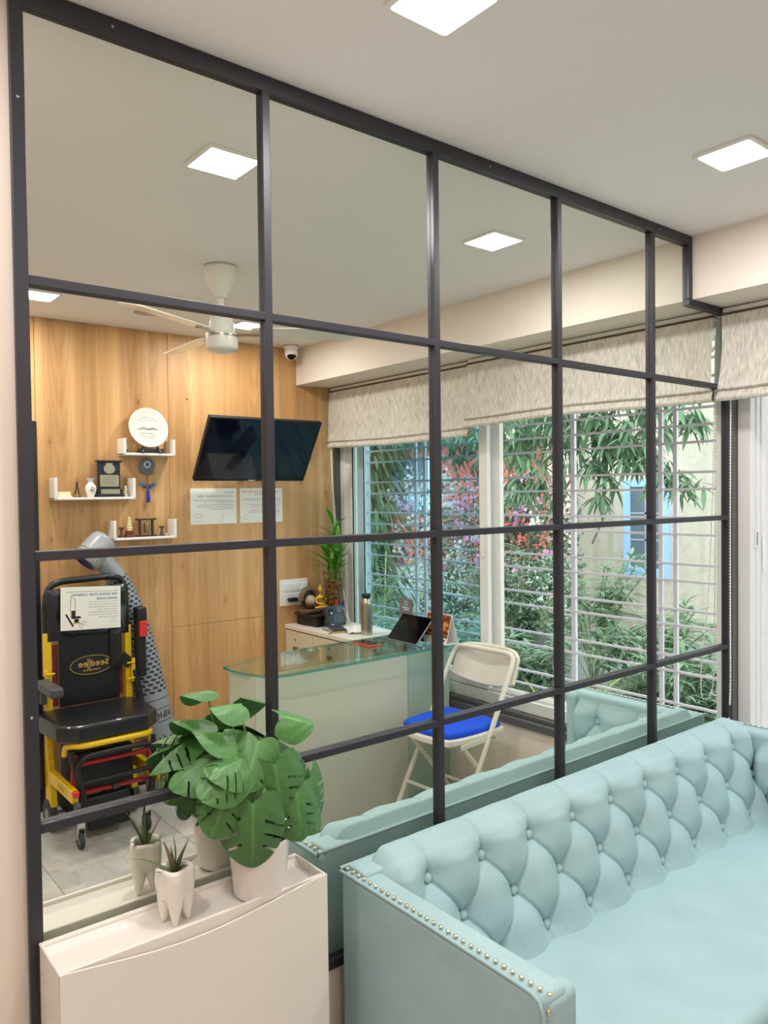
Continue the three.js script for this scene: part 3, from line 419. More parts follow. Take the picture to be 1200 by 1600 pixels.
{ // plate on an easel
  const t = canvas(512, 512, (c) => {
    c.fillStyle = '#e6e3da'; c.fillRect(0, 0, 512, 512); c.fillStyle = '#4a4742'; const arc = (s, r, a0, a1, size) => { c.font = size + 'px serif'; const n = s.length; for (let i = 0; i < n; i++) { const a = a0 + (a1 - a0) * i / (n - 1); c.save(); c.translate(256 + Math.sin(a) * r, 266 - Math.cos(a) * r); c.rotate(a); c.fillText(s[i], -size * 0.3, 0); c.restore(); } };
    arc('HONORARY MEMBERSHIP', 158, -0.95, 0.95, 24); arc('PRESENTED TO', 122, -0.6, 0.6, 20);
    const r = rng(8); for (const [x, s] of [[190, 1], [310, 1.2]]) for (let i = 0; i < 500; i++) { const u = (r() - 0.5) * 2, h = (1 - Math.abs(u)) * 40 * s; c.fillStyle = `rgba(50,47,42,${0.15 + 0.5 * (1 - Math.abs(u))})`; c.fillRect(x + u * 95 * s, 285 - r() * h, 5 + r() * 8, 1.6); }
    c.fillStyle = '#3e3b36'; c.font = 'italic 30px serif'; c.fillText('in appreciation', 160, 345); c.font = '20px serif'; c.fillText('DENTAL COLLEGE', 172, 385); c.fillText('ANNUAL DAY', 196, 412);
  });
  const g = thing('decorative_plate', 'white round plate with grey mountain print on its easel', 'plate', [sx - 0.012, SH.b + 0.031, -1.668], RY);
  const p = new THREE.Group(); p.name = 'dish'; p.rotation.x = -0.2; g.add(p);
  const pg = lathe([[0, 0.004], [0.07, 0.004], [0.085, 0.008], [0.11, 0.015], [0.112, 0.0165], [0.11, 0.018], [0.084, 0.011], [0.07, 0.007], [0, 0.007]], 56).rotateX(PI / 2).translate(0, 0.11, 0);
  mesh('rim', pg, phys('#e6e3da', 0.15, { clearcoat: 0.6 }), p); mesh('print', new THREE.CircleGeometry(0.1, 48).translate(0, 0.11, 0.0082), phys('#ffffff', 0.15, { map: t, clearcoat: 0.6 }), p);
  const e = thing('plate_stand', 'dark wooden easel under the white plate', 'stand', [sx, SH.b, -1.668], RY); const dm = std('#2a2322', 0.5);
  for (const s of [-1, 1]) { mesh('leg', beamBox([s * 0.05, 0.001, 0.045], [s * 0.012, 0.12, -0.028], 0.01, 0.01), dm, e); mesh('prop', beamBox([s * 0.05, 0.006, 0.045], [s * 0.05, 0.006, -0.04], 0.012, 0.012), dm, e); mesh('peg', beamBox([s * 0.04, 0.02, 0.0], [s * 0.04, 0.03, 0.04], 0.01, 0.01), dm, e); }
  mesh('cross_bar', rbox(0.14, 0.022, 0.012, 0.002, 0, 0.014, 0.03), dm, e);
  const q = mesh('glass_cube', rbox(0.045, 0.05, 0.045, 0.003), phys('#ffffff', 0.02, { transmission: 1, thickness: 0.045, ior: 1.45 })); q.position.set(sx, SH.b + 0.0255, -1.568); tag(q, 'small clear glass cube beside the plate', 'ornament');
}
{ // plaque shelf
  const c = thing('card_holder', 'cream stack of cards at the end of the plaque shelf', 'card holder', [sx, SH.a, -1.215], RY); mesh('tray', [rbox(0.075, 0.006, 0.04, 0.002, 0, 0.003, 0)], M.cream, c); for (let k = 0; k < 4; k++) { const m = mesh('card', rbox(0.066, 0.024, 0.0022, 0.0006, 0, 0.016, -0.01 + k * 0.005), std('#ead9ae', 0.7), c); m.rotation.x = -0.3; }
  const e = thing('eiffel_tower', 'tiny dark metal tower figure on the plaque shelf', 'figurine', [sx, SH.a, -1.28], RY); const em = std('#4e4840', 0.4, { metalness: 0.6 }), prof = (y) => 0.002 + 0.016 * Math.pow(1 - y, 3);
  mesh('base', rbox(0.038, 0.003, 0.038, 0.001, 0, 0.0015, 0), em, e); for (const a of [-1, 1]) for (const b of [-1, 1]) mesh('leg', tube([0, 0.15, 0.35, 0.6, 0.85].map((t) => [a * prof(t), 0.003 + t * 0.09, b * prof(t)]), 0.002, 12, 5), em, e); mesh('platform', [rbox(0.022, 0.003, 0.022, 0.0005, 0, 0.022, 0), rbox(0.014, 0.0025, 0.014, 0.0005, 0, 0.042, 0)], em, e); mesh('spire', [cyl(0.0006, 0.002, 0.03, 0, 0.092, 0, 8)], em, e);
  const v = thing('porcelain_vase', 'small white porcelain vase with a floral motif', 'vase', [sx, SH.a, -1.35], RY); mesh('vessel', lathe([[0, 0.0005], [0.017, 0.0005], [0.019, 0.006], [0.028, 0.03], [0.0295, 0.045], [0.025, 0.06], [0.015, 0.072], [0.0125, 0.08], [0.016, 0.092], [0.0245, 0.0985], [0.023, 0.0995], [0.011, 0.082], [0, 0.078]], 32), M.gloss, v);
  const fl = []; const fr = rng(5); for (let k = 0; k < 14; k++) { const a = (fr() - 0.5) * 0.7, y = 0.03 + fr() * 0.025; fl.push(ball(0.0028, Math.sin(a) * 0.0295, y, Math.cos(a) * 0.0293, 1, 1, 0.35, 8)); } mesh('floral_motif', fl, std('#9a4a44', 0.5), v);
  const p = thing('award_plaque', 'black award plaque with pewter plates and medallion', 'plaque', [sx, SH.a, -1.446], RY); const bm = std('#25272c', 0.4), pm = std('#b7b09a', 0.35, { metalness: 0.6 });
  mesh('plinth', [rbox(0.148, 0.014, 0.05, 0.003, 0, 0.007, 0), rbox(0.132, 0.036, 0.042, 0.003, 0, 0.028, 0)], bm, p); mesh('board', [rbox(0.118, 0.14, 0.018, 0.002, 0, 0.116, 0), rbox(0.136, 0.01, 0.03, 0.002, 0, 0.189, 0)], bm, p);
  mesh('nameplate', rbox(0.1, 0.024, 0.003, 0.0005, 0, 0.028, 0.0222), pm, p); mesh('nameplate', rbox(0.1, 0.062, 0.003, 0.0005, 0, 0.085, 0.0102), pm, p); mesh('medallion', [cyl(0.026, 0.026, 0.004, 0, 0, 0, 28).rotateX(PI / 2).scale(1.15, 1, 1).translate(0, 0.148, 0.011), rbox(0.036, 0.014, 0.004, 0.003, 0, 0.172, 0.0105)], pm, p);
  mesh('engraving', [0, 1, 2, 3].map((k) => box(0.07 - k * 0.008, 0.0018, 0.0006, 0, 0.104 - k * 0.011, 0.0119)), std('#6d675a', 0.6), p);
  const f = thing('bead_figurine', 'small cream stacked figurine at the end of the plaque shelf', 'figurine', [sx, SH.a, -1.535], RY); mesh('stack', [0, 1, 2, 3].map((k) => ball(0.011 - k * 0.001, Math.sin(k * 2) * 0.002, 0.011 + k * 0.0135, 0, 1, 0.75, 1, 14)), std('#e9dfc6', 0.4), f); mesh('perch', cyl(0.012, 0.013, 0.004, 0, 0.002, 0), std('#e9dfc6', 0.4), f);
}
{ // torii shelf
  const dk = std('#4a3a34', 0.45);
  for (const [z, label] of [[-1.508, 'dark pewter candle holder beside the ivory pagoda'], [-1.734, 'dark pewter candle holder right of the torii ornament']]) { const h = thing('candle_holder', label, 'candle holder', [sx, SH.c, z], RY, 'pair of pewter candle holders'); mesh('stem', lathe([[0, 0.0003], [0.016, 0.0003], [0.0165, 0.004], [0.01, 0.012], [0.006, 0.026], [0.0055, 0.038], [0.009, 0.044]], 20), dk, h); mesh('drip_pan', lathe([[0, 0.043], [0.009, 0.044], [0.0165, 0.05], [0.0165, 0.054], [0.012, 0.053], [0, 0.05]], 20), dk, h); }
  const l = thing('pagoda_ornament', 'carved ivory pagoda on a red-brown base', 'ornament', [sx, SH.c, -1.552], RY); const iv = std('#ecd9a4', 0.45);
  mesh('pedestal', [rbox(0.046, 0.014, 0.04, 0.003, 0, 0.007, 0), rbox(0.036, 0.022, 0.032, 0.003, 0, 0.025, 0)], std('#6e2c1c', 0.35), l);
  for (let k = 0; k < 4; k++) { mesh('tier', [cyl(0.0145 - k * 0.0018, 0.016 - k * 0.0018, 0.015, 0, 0.044 + k * 0.016, 0, 6), cyl(0.013 - k * 0.0018, 0.019 - k * 0.0018, 0.003, 0, 0.052 + k * 0.016, 0, 6)], iv, l); } mesh('finial', lathe([[0.007, 0.1], [0.004, 0.104], [0.005, 0.107], [0, 0.116]], 10), iv, l);
  const t = thing('torii_ornament', 'dark wooden torii gate ornament holding a ribbed brass drum', 'ornament', [sx, SH.c, -1.645], RY); const tm = std('#3c2a20', 0.5);
  mesh('base', rbox(0.108, 0.009, 0.05, 0.003, 0, 0.0045, 0), tm, t); for (const s of [-1, 1]) mesh('post', rbox(0.012, 0.082, 0.014, 0.002, s * 0.036, 0.05, 0), tm, t);
  mesh('lintel', extr(poly([[-0.058, 0.099], [-0.05, 0.09], [0.05, 0.09], [0.058, 0.099], [0.03, 0.097], [-0.03, 0.097]]), 0.022, 0.001).translate(0, 0, -0.011), tm, t);
  const dr = mesh('drum', lathe([[0, 0], [0.016, 0], [0.0175, 0.006], [0.0155, 0.012], [0.0185, 0.022], [0.016, 0.03], [0.0185, 0.04], [0.0155, 0.048], [0.014, 0.056], [0, 0.058]], 24).translate(-0.004, 0.02, 0), std('#8d7a52', 0.35, { metalness: 0.6 }), t); mesh('hanger', rod([-0.004, 0.078, 0], [-0.004, 0.09, 0], 0.0015), tm, t);
  const w = tag(mesh('small_dish', lathe([[0, 0.001], [0.01, 0.001], [0.018, 0.012], [0.0165, 0.012], [0, 0.004]], 20), M.gloss), 'tiny white dish at the end of the torii shelf', 'dish'); w.position.set(sx + 0.02, SH.c, -1.768);
}
{ // nazar hanging
  const g = thing('evil_eye_hanging', 'round blue evil-eye hanging with beads and tassel', 'wall hanging', [RW - 0.003, 1.781, -1.677], RY);
  mesh('disc', cyl(0.046, 0.046, 0.006, 0, 0, 0.004, 40).rotateX(PI / 2).translate(0, 0, 0.0), std('#6a6a70', 0.5), g).geometry.translate(0, -0.004, 0.004);
  const rings = []; for (let k = 0; k < 2; k++) for (let i = 0; i < 26; i++) { const a = (i / 26) * 2 * PI; rings.push(ball(0.0022, Math.cos(a) * (0.042 - k * 0.014), Math.sin(a) * (0.042 - k * 0.014) - 0.0, 0.0075, 1, 1, 0.6, 6)); } mesh('filigree', rings, std('#a5a29c', 0.35, { metalness: 0.7 }), g).userData.kind = 'stuff';
  const eye = mesh('eye', cyl(0.018, 0.018, 0.004, 0, 0, 0, 28).rotateX(PI / 2).translate(0, 0, 0.008), std('#f0f0f4', 0.2), g); mesh('iris', cyl(0.0125, 0.0125, 0.004, 0, 0, 0, 24).rotateX(PI / 2).translate(0, 0, 0.0092), std('#2748b8', 0.15), eye); mesh('pupil', cyl(0.006, 0.006, 0.004, 0, 0, 0, 18).rotateX(PI / 2).translate(0, 0, 0.0102), std('#0b1030', 0.15), eye);
  mesh('cord', [rod([0, -0.045, 0.005], [0, -0.13, 0.006], 0.0012), rod([0, 0.045, 0.005], [0, 0.058, 0.003], 0.0012), tube([[-0.044, -0.105, 0.009], [-0.018, -0.122, 0.009], [0, -0.126, 0.009], [0.018, -0.122, 0.009], [0.044, -0.103, 0.009]], 0.001, 20, 5)], M.black, g);
  const bb = std('#1f4fb0', 0.15), cy = std('#1d93c6', 0.15); for (const [x, y, m] of [[-0.04, -0.109, cy], [-0.018, -0.121, bb], [0.016, -0.121, bb], [0.038, -0.107, cy]]) mesh('bead', ball(0.0095, x, y, 0.0105, 1, 1, 1, 16), m, g);
  mesh('tassel', lathe([[0.0005, -0.128], [0.005, -0.13], [0.006, -0.138], [0.0045, -0.142], [0.008, -0.16], [0.011, -0.208], [0.0, -0.209]], 20).translate(-0.002, 0, 0.012), std('#1d2fae', 0.6), g);
  const dg = []; for (let i = -3; i <= 3; i++) if (i) { const a = -PI / 2 + i * 0.24; dg.push(ball(0.0032, Math.cos(a) * 0.054, Math.sin(a) * 0.056 - 0.002, 0.006, 1, 1.3, 0.6, 8)); } mesh('danglers', dg, std('#77736c', 0.35, { metalness: 0.7 }), g);
}
{ // switch plate and charger
  const g = thing('switch_plate', 'wide white switch and socket plate on the oak wall', 'switch', [RW - 0.002, 0.988, -2.622], RY); mesh('plate', rbox(0.207, 0.165, 0.01, 0.003, 0, 0, 0.005), M.white, g);
  for (const x of [-0.06, -0.02, 0.02, 0.06]) mesh('rocker', rbox(0.034, 0.045, 0.008, 0.002, x, 0.035, 0.011), M.gloss, g); for (const x of [-0.045, 0.045]) { const s = mesh('socket', rbox(0.07, 0.055, 0.004, 0.002, x, -0.035, 0.011), M.gloss, g); mesh('holes', [[0, 0.012], [-0.01, -0.008], [0.01, -0.008]].map(([a, b]) => cyl(0.003, 0.003, 0.002, 0, 0, 0, 10).rotateX(PI / 2).translate(x + a, -0.035 + b, 0.0125)), M.black, s); }
  const c = thing('wall_charger', 'black plug adapter in the white socket plate', 'charger', [RW - 0.0155, 0.944, -2.6], RY); mesh('adapter', rbox(0.062, 0.024, 0.03, 0.004, 0, 0, 0.0155), M.black, c); mesh('lead', tube([[-0.03, 0, 0.016], [-0.06, -0.02, 0.03], [-0.09, -0.08, 0.02], [-0.1, -0.14, 0.02]], 0.002, 24, 6), M.black, c);
}

// ================================================================ RECEPTION DESK AND WHAT STANDS ON IT
const DY = 0.80, CT = 0.79;
{
  const g = thing('glass_desk', 'reception desk with frosted glass front and green-edged glass top', 'desk');
  const sh = new THREE.Shape(); sh.moveTo(1.79, -1.675); sh.quadraticCurveTo(1.458, -1.665, 1.453, -1.84); sh.lineTo(1.453, -2.885); sh.lineTo(1.905, -2.885); sh.lineTo(1.905, -2.14); sh.quadraticCurveTo(1.905, -1.97, 1.79, -1.675);
  const tg = extr(sh, 0.012, 0, 1, 16).rotateX(PI / 2).translate(0, DY, 0); tg.scale(1, 1, -1); // shape y -> world z
  const top = extr((() => { const s = new THREE.Shape(); sh.getPoints(16).forEach((p, i) => (i ? s.lineTo(p.x, -p.y) : s.moveTo(p.x, -p.y))); s.closePath(); return s; })(), 0.012).rotateX(-PI / 2).translate(0, DY - 0.012, 0);
  mesh('glass_top', top, new THREE.MeshPhysicalMaterial({ color: new THREE.Color().setRGB(0.86, 0.96, 0.93), roughness: 0.0, transmission: 1, thickness: 0, ior: 1.5 }), g);
  const o = sh.getPoints(16), P = [], I = []; o.forEach((p, i) => { P.push(p.x, DY - 0.0125, p.y, p.x, DY + 0.0003, p.y); if (i) { const a = (i - 1) * 2; I.push(a, a + 1, a + 2, a + 1, a + 3, a + 2); } }); const eg = new THREE.BufferGeometry(); eg.setAttribute('position', new THREE.Float32BufferAttribute(P, 3)); eg.setIndex(I); eg.computeVertexNormals(); eg.scale(1, 1, 1);
  const em = std('#2f8c7f', 0.15); em.side = THREE.DoubleSide; mesh('glass_edge', eg, em, g).userData.label = 'green polished glass edge';
  const fr = new THREE.MeshPhysicalMaterial({ color: new THREE.Color('#e4e3d3'), roughness: 0.55, transmission: 0.45, thickness: 0, side: THREE.DoubleSide }), fr2 = new THREE.MeshPhysicalMaterial({ color: new THREE.Color('#bdd0bf'), roughness: 0.5, transmission: 0.4, thickness: 0, side: THREE.DoubleSide });
  mesh('front_panel', span(1.528, 1.536, 0.01, DY - 0.014, -1.70, -2.59), fr, g); mesh('front_panel', span(1.528, 1.536, 0.01, DY - 0.014, -2.594, -2.885), fr2, g); mesh('side_panel', span(1.54, 1.78, 0.01, DY - 0.014, -1.70, -1.708), fr, g);
  const wd = std('#d8cdb4', 0.6); mesh('inner_shelf', [span(1.56, 1.8, 0.5, 0.52, -1.75, -2.55)], wd, g); mesh('inner_upright', span(1.56, 1.8, 0.0, 0.7, -2.56, -2.58), wd, g); mesh('inner_back', span(1.80, 1.815, 0.0, 0.72, -1.75, -2.56), wd, g);
  for (const [x, z] of [[1.56, -1.78], [1.56, -2.8], [1.79, -1.78], [1.79, -2.8]]) mesh('standoff', cyl(0.016, 0.016, x > 1.7 ? 0.77 : 0.05, x, x > 1.7 ? 0.401 : DY - 0.0375, z, 16), M.steel, g);
}
{ // drawer cabinet along the window wall
  const g = thing('drawer_cabinet', 'pale ash drawer cabinet between desk and oak wall', 'cabinet'); const am = std('#dccdb2', 0.5), tm = std('#e9e0d0', 0.45);
  mesh('body', rspan(1.93, RW - 0.003, 0.0, CT - 0.025, -2.575, ZW + 0.03, 0.003), am, g); mesh('worktop', rspan(1.915, RW - 0.003, CT - 0.025, CT, -2.555, ZW + 0.026, 0.003), tm, g);
  for (const [y0, y1] of [[0.5, 0.757], [0.25, 0.495], [0.02, 0.245]]) { for (const [a, b] of [[1.935, 2.36], [2.364, RW - 0.006]]) { const d = mesh('drawer', rspan(a, b, y0, y1, -2.557, -2.575, 0.002), am, g); const cx = (a + b) / 2 + 0.02; mesh('knob', lathe([[0, 0], [0.007, 0], [0.006, 0.012], [0.014, 0.018], [0.014, 0.024], [0, 0.028]], 16).rotateX(PI / 2).translate(cx, (y0 + y1) / 2 + 0.03, -2.557), std('#8a5a36', 0.4), d); mesh('key_lock', cyl(0.007, 0.007, 0.004, 0, 0, 0, 14).rotateX(PI / 2).translate(cx + 0.02, y1 - 0.05, -2.556), std('#8a6a40', 0.4), d); } }
}
{ // black box with the tabletop fountain
  const b = thing('black_box', 'black lidded box under the little fountain', 'box', [2.535, CT, -2.7], -0.08); mesh('carton', rbox(0.2, 0.062, 0.15, 0.003, 0, 0.031, 0), M.black, b); mesh('lid', rbox(0.225, 0.012, 0.17, 0.003, 0, 0.0685, 0), std('#26272b', 0.35), b);
  const f = thing('tabletop_fountain', 'brown ring fountain with glass ball and golden Buddha', 'fountain', [2.54, CT + 0.0755, -2.672], -PI / 2 - 0.1); const br = std('#6b5138', 0.4), yb = 0.0;
  mesh('basin', lathe([[0, 0], [0.06, 0], [0.078, 0.012], [0.082, 0.028], [0.072, 0.03], [0.06, 0.02], [0, 0.018]], 28).scale(1.15, 1, 0.72), br, f);
  mesh('ring', new THREE.TorusGeometry(0.062, 0.016, 12, 36, PI * 1.55).rotateZ(-0.15 + PI * 0.0).translate(0.012, 0.09, -0.012), br, f); mesh('ring_back', new THREE.CircleGeometry(0.06, 28).translate(0.012, 0.09, -0.022), std('#3a3230', 0.6, { side: THREE.DoubleSide }), f);
  const bl = mesh('glass_ball', ball(0.036, 0.014, 0.078, 0.004, 1, 1, 1, 24), phys('#a2937a', 0.08, { clearcoat: 1 }), f); mesh('cup', lathe([[0, 0.03], [0.026, 0.036], [0.04, 0.06], [0.037, 0.06], [0, 0.044]], 22).translate(0.014, 0.0, 0.004), br, f);
  const bu = mesh('buddha', [lathe([[0, 0.028], [0.032, 0.029], [0.036, 0.036], [0.03, 0.045], [0.018, 0.05], [0.0165, 0.06], [0.021, 0.078], [0.022, 0.086], [0.016, 0.094], [0.0075, 0.098], [0.007, 0.102], [0.0115, 0.108], [0.0135, 0.118], [0.0125, 0.128], [0.0085, 0.135], [0.006, 0.137], [0.0065, 0.142], [0.003, 0.147], [0, 0.148]], 24).scale(1, 1, 0.72), tube([[0.021, 0.086, 0], [0.031, 0.066, 0.004], [0.02, 0.05, 0.018], [0.0, 0.05, 0.022]], 0.006, 14, 8), tube([[-0.021, 0.086, 0], [-0.031, 0.066, 0.004], [-0.018, 0.07, 0.018], [-0.004, 0.08, 0.02]], 0.006, 14, 8), tube([[-0.04, 0.035, 0.004], [-0.02, 0.037, 0.022], [0.01, 0.036, 0.026], [0.04, 0.035, 0.006]], 0.009, 16, 8), ball(0.004, 0.0135, 0.117, 0, 0.5, 1.5, 1, 8), ball(0.004, -0.0135, 0.117, 0, 0.5, 1.5, 1, 8), ball(0.0022, 0, 0.116, 0.0098, 1, 1.3, 1, 8)], M.gold, f); bu.scale.setScalar(1.25); bu.position.set(-0.062, -0.012, 0.012); bu.userData.label = 'golden seated Buddha';
}
{ // fingerprint clock
  const t = canvas(256, 256, (c) => { c.fillStyle = '#2c3038'; c.fillRect(0, 0, 256, 256); c.fillStyle = '#59605c'; c.fillRect(20, 14, 90, 80); c.fillStyle = '#c9ced6'; for (let j = 0; j < 4; j++) for (let i = 0; i < 4; i++) { c.fillStyle = '#4b515c'; c.fillRect(24 + i * 40, 112 + j * 30, 34, 24); c.fillStyle = '#c9ced6'; c.font = '16px sans-serif'; c.fillText('123A456B789C*0#D'[j * 4 + i], 34 + i * 40, 130 + j * 30); } c.fillStyle = '#fff'; c.fillRect(190, 236, 44, 7); });
  const g = thing('fingerprint_terminal', 'dark grey fingerprint attendance terminal with keypad', 'terminal', [2.355, CT, -2.735], -PI / 2 - 0.1);
  const d = new THREE.Group(); d.name = 'unit'; d.rotation.x = -0.28; d.position.y = 0.006; g.add(d); mesh('casing', rbox(0.135, 0.125, 0.032, 0.006, 0, 0.065, -0.004), M.darkGrey, d); mesh('fascia', new THREE.PlaneGeometry(0.128, 0.118).translate(0, 0.065, 0.0125), std(0xffffff, 0.35, { map: t }), d); const s = mesh('finger_sensor', [rbox(0.03, 0.04, 0.008, 0.004, 0.04, 0.09, 0.014)], M.blackGloss, d); mesh('lit_window', rbox(0.014, 0.016, 0.004, 0.002, 0.042, 0.082, 0.0175), std('#cfd6da', 0.3), s);
  mesh('rear_stand', rbox(0.1, 0.05, 0.05, 0.004, 0, 0.026, -0.045), M.darkGrey, g); mesh('lead', tube([[0.03, 0.03, -0.06], [0.09, 0.01, -0.03], [0.13, 0.003, 0.05], [0.1, 0.003, 0.12], [0.2, 0.003, 0.15]], 0.002, 40, 6), M.black, g);
}
{ // glass vase with bamboo plant
  const g = thing('bamboo_plant', 'leafy green bamboo plant in a tapered glass vase', 'potted plant', [2.535, CT, -2.84]);
  mesh('glass_vase', lathe([[0, 0.002], [0.045, 0.002], [0.05, 0.01], [0.07, 0.322], [0.067, 0.322], [0.047, 0.014], [0, 0.012]], 36), phys('#efeadc', 0.03, { transmission: 1, thickness: 0, ior: 1.45 }), g);
  mesh('pebbles', (() => { const r = rng(14), l = []; for (let k = 0; k < 420; k++) { const a = r() * 6.28, y = 0.02 + r() * 0.25, rr = (0.037 + 0.02 * y / 0.3) * Math.sqrt(r()); l.push(new THREE.IcosahedronGeometry(0.008 + r() * 0.005, 1).scale(1, 0.7, 1).translate(Math.cos(a) * rr, y, Math.sin(a) * rr)); } return l; })(), std('#a07a44', 0.5), g).userData.kind = 'stuff';
  const lm = new THREE.MeshPhysicalMaterial({ color: new THREE.Color('#5f9c2e'), roughness: 0.5, side: THREE.DoubleSide }), sm = std('#6f9a45', 0.5), r = rng(33);
  const lg = (() => { const n = 8, p = [], ix = []; for (let i = 0; i <= n; i++) { const t = i / n, w = 0.013 * Math.sin(PI * Math.min(1, 0.12 + t * 0.9)), z = -0.5 * t * t * 0.15; p.push(-w, t * 0.15, z, 0, t * 0.15, z - 0.002, w, t * 0.15, z); } for (let i = 0; i < n; i++) for (const k of [0, 1]) { const q = i * 3 + k; ix.push(q, q + 1, q + 3, q + 1, q + 4, q + 3); } const ge = new THREE.BufferGeometry(); ge.setAttribute('position', new THREE.Float32BufferAttribute(p, 3)); ge.setIndex(ix); ge.computeVertexNormals(); return ge; })();
  for (const [sx_, sz, h, n] of [[0.0, 0.0, 0.62, 15], [0.03, 0.02, 0.46, 12], [-0.03, -0.02, 0.5, 12], [0.01, -0.03, 0.42, 10], [-0.02, 0.03, 0.4, 10]]) { mesh('stalk', rod([sx_ * 0.6, 0.1, sz * 0.6], [sx_, h, sz], 0.005), sm, g); for (let k = 0; k < n; k++) { const a = k * 2.4 + sx_ * 60, y = 0.3 + (h - 0.3) * (k / (n - 1)), m = mesh('leaf', lg, lm, g); m.position.set(sx_, y, sz); m.rotation.set(0, 0, 0); const tilt = 0.35 + r() * 0.75 - 0.3 * (k / n); let dx = Math.cos(a), dz = Math.sin(a); if (dx > 0.3) dx *= 0.3; if (dz < -0.2) dz *= 0.25; const yv = V(dx * Math.sin(tilt), Math.cos(tilt), dz * Math.sin(tilt)).normalize(), zz = V(-dx, 0.8, -dz), z = zz.sub(yv.clone().multiplyScalar(zz.dot(yv))).normalize(); m.quaternion.setFromRotationMatrix(new THREE.Matrix4().makeBasis(yv.clone().cross(z), yv, z)); m.scale.setScalar(0.75 + r() * 0.45); } }
}
{ // pen cup, bottle, tissue, notebooks, sheet
  const c = thing('pen_cup', 'orange-brown pen cup behind the terminal', 'pen cup', [2.42, CT, -2.8]); mesh('cup', lathe([[0, 0.001], [0.03, 0.001], [0.032, 0.085], [0.0295, 0.085], [0.028, 0.006], [0, 0.006]], 24), std('#a8532a', 0.5), c);
  [['pen', '#c92f55', 0.014, 0.006, 0.15, 'red-capped pen standing in the pen cup'], ['pen', '#24328f', -0.012, -0.01, 0.145, 'blue-capped pen standing in the pen cup']].forEach(([n, col, x, z, h, l]) => { const p = thing(n, l, 'pen', [2.42 + x, CT + 0.0065, -2.8 + z], 0, 'pens in the pen cup'); mesh('barrel', rod([0, 0.001, 0], [x * 0.4, h * 0.75, z * 0.4], 0.0045), M.white, p); mesh('cap', [rod([x * 0.4, h * 0.72, z * 0.4], [x * 0.6, h, z * 0.6], 0.0065)], std(col, 0.35), p); });
  const b = thing('steel_bottle', 'tall brushed steel bottle with black cap', 'bottle', [2.03, CT, -2.712]); mesh('flask', lathe([[0, 0.001], [0.031, 0.001], [0.0335, 0.006], [0.0335, 0.175], [0.031, 0.192], [0.025, 0.202], [0.0245, 0.214], [0, 0.214]], 36), M.steel, b); mesh('cap', lathe([[0, 0.214], [0.024, 0.214], [0.024, 0.222], [0.028, 0.226], [0.028, 0.236], [0.02, 0.24], [0, 0.24]], 28), M.black, b);
  const cl = (() => { const n = 16, p = [], ix = []; for (let j = 0; j <= n; j++) for (let i = 0; i <= n; i++) { const u = i / n - 0.5, v = j / n - 0.5; p.push(u * 0.16, 0.004 + Math.max(0, 0.045 * (1 - 5 * (u * u + v * v))) + Math.abs(fbm(u * 7, v * 7, 3, 2)) * 0.035, v * 0.1); } for (let j = 0; j < n; j++) for (let i = 0; i < n; i++) { const a = j * (n + 1) + i, b2 = a + n + 1; ix.push(a, b2, a + 1, b2, b2 + 1, a + 1); } const ge = new THREE.BufferGeometry(); ge.setAttribute('position', new THREE.Float32BufferAttribute(p, 3)); ge.setIndex(ix); ge.computeVertexNormals(); return ge; })();
  const ts = mesh('crumpled_cloth', cl, std('#efe9df', 0.9, { side: THREE.DoubleSide })); ts.scale.set(1.2, 0.5, 1.2); ts.position.set(2.16, CT + 0.0035, -2.735); ts.rotation.y = 0.5; tag(ts, 'crumpled white cloth beside the steel bottle', 'cloth');
  const sh = tag(mesh('paper_sheet', rbox(0.3, 0.0015, 0.21, 0.0004), M.white), 'loose white sheets spread on the ash worktop', 'paper'); sh.position.set(2.12, CT + 0.001, -2.8); sh.rotation.y = 0.2;
  for (const [x, z, y, ry, col, l] of [[2.26, -2.645, 0.0, 0.5, '#c3a26d', 'tan notebook lying under the dark one'], [2.262, -2.648, 0.0105, 0.35, '#3c3a44', 'dark notebook lying on the tan one']]) { const n = thing('notebook', l, 'notebook', [x - 0.02, CT + 0.0005 + y, z], ry, 'notebooks on the worktop'); mesh('cover', [rbox(0.14, 0.0015, 0.09, 0.0005, 0, 0.0008, 0), rbox(0.14, 0.0015, 0.09, 0.0005, 0, 0.0093, 0), rbox(0.002, 0.009, 0.09, 0.0005, -0.069, 0.005, 0)], std(col, 0.6), n); mesh('pages', box(0.134, 0.0068, 0.086, 0.001, 0.005, 0), M.white, n); }
}
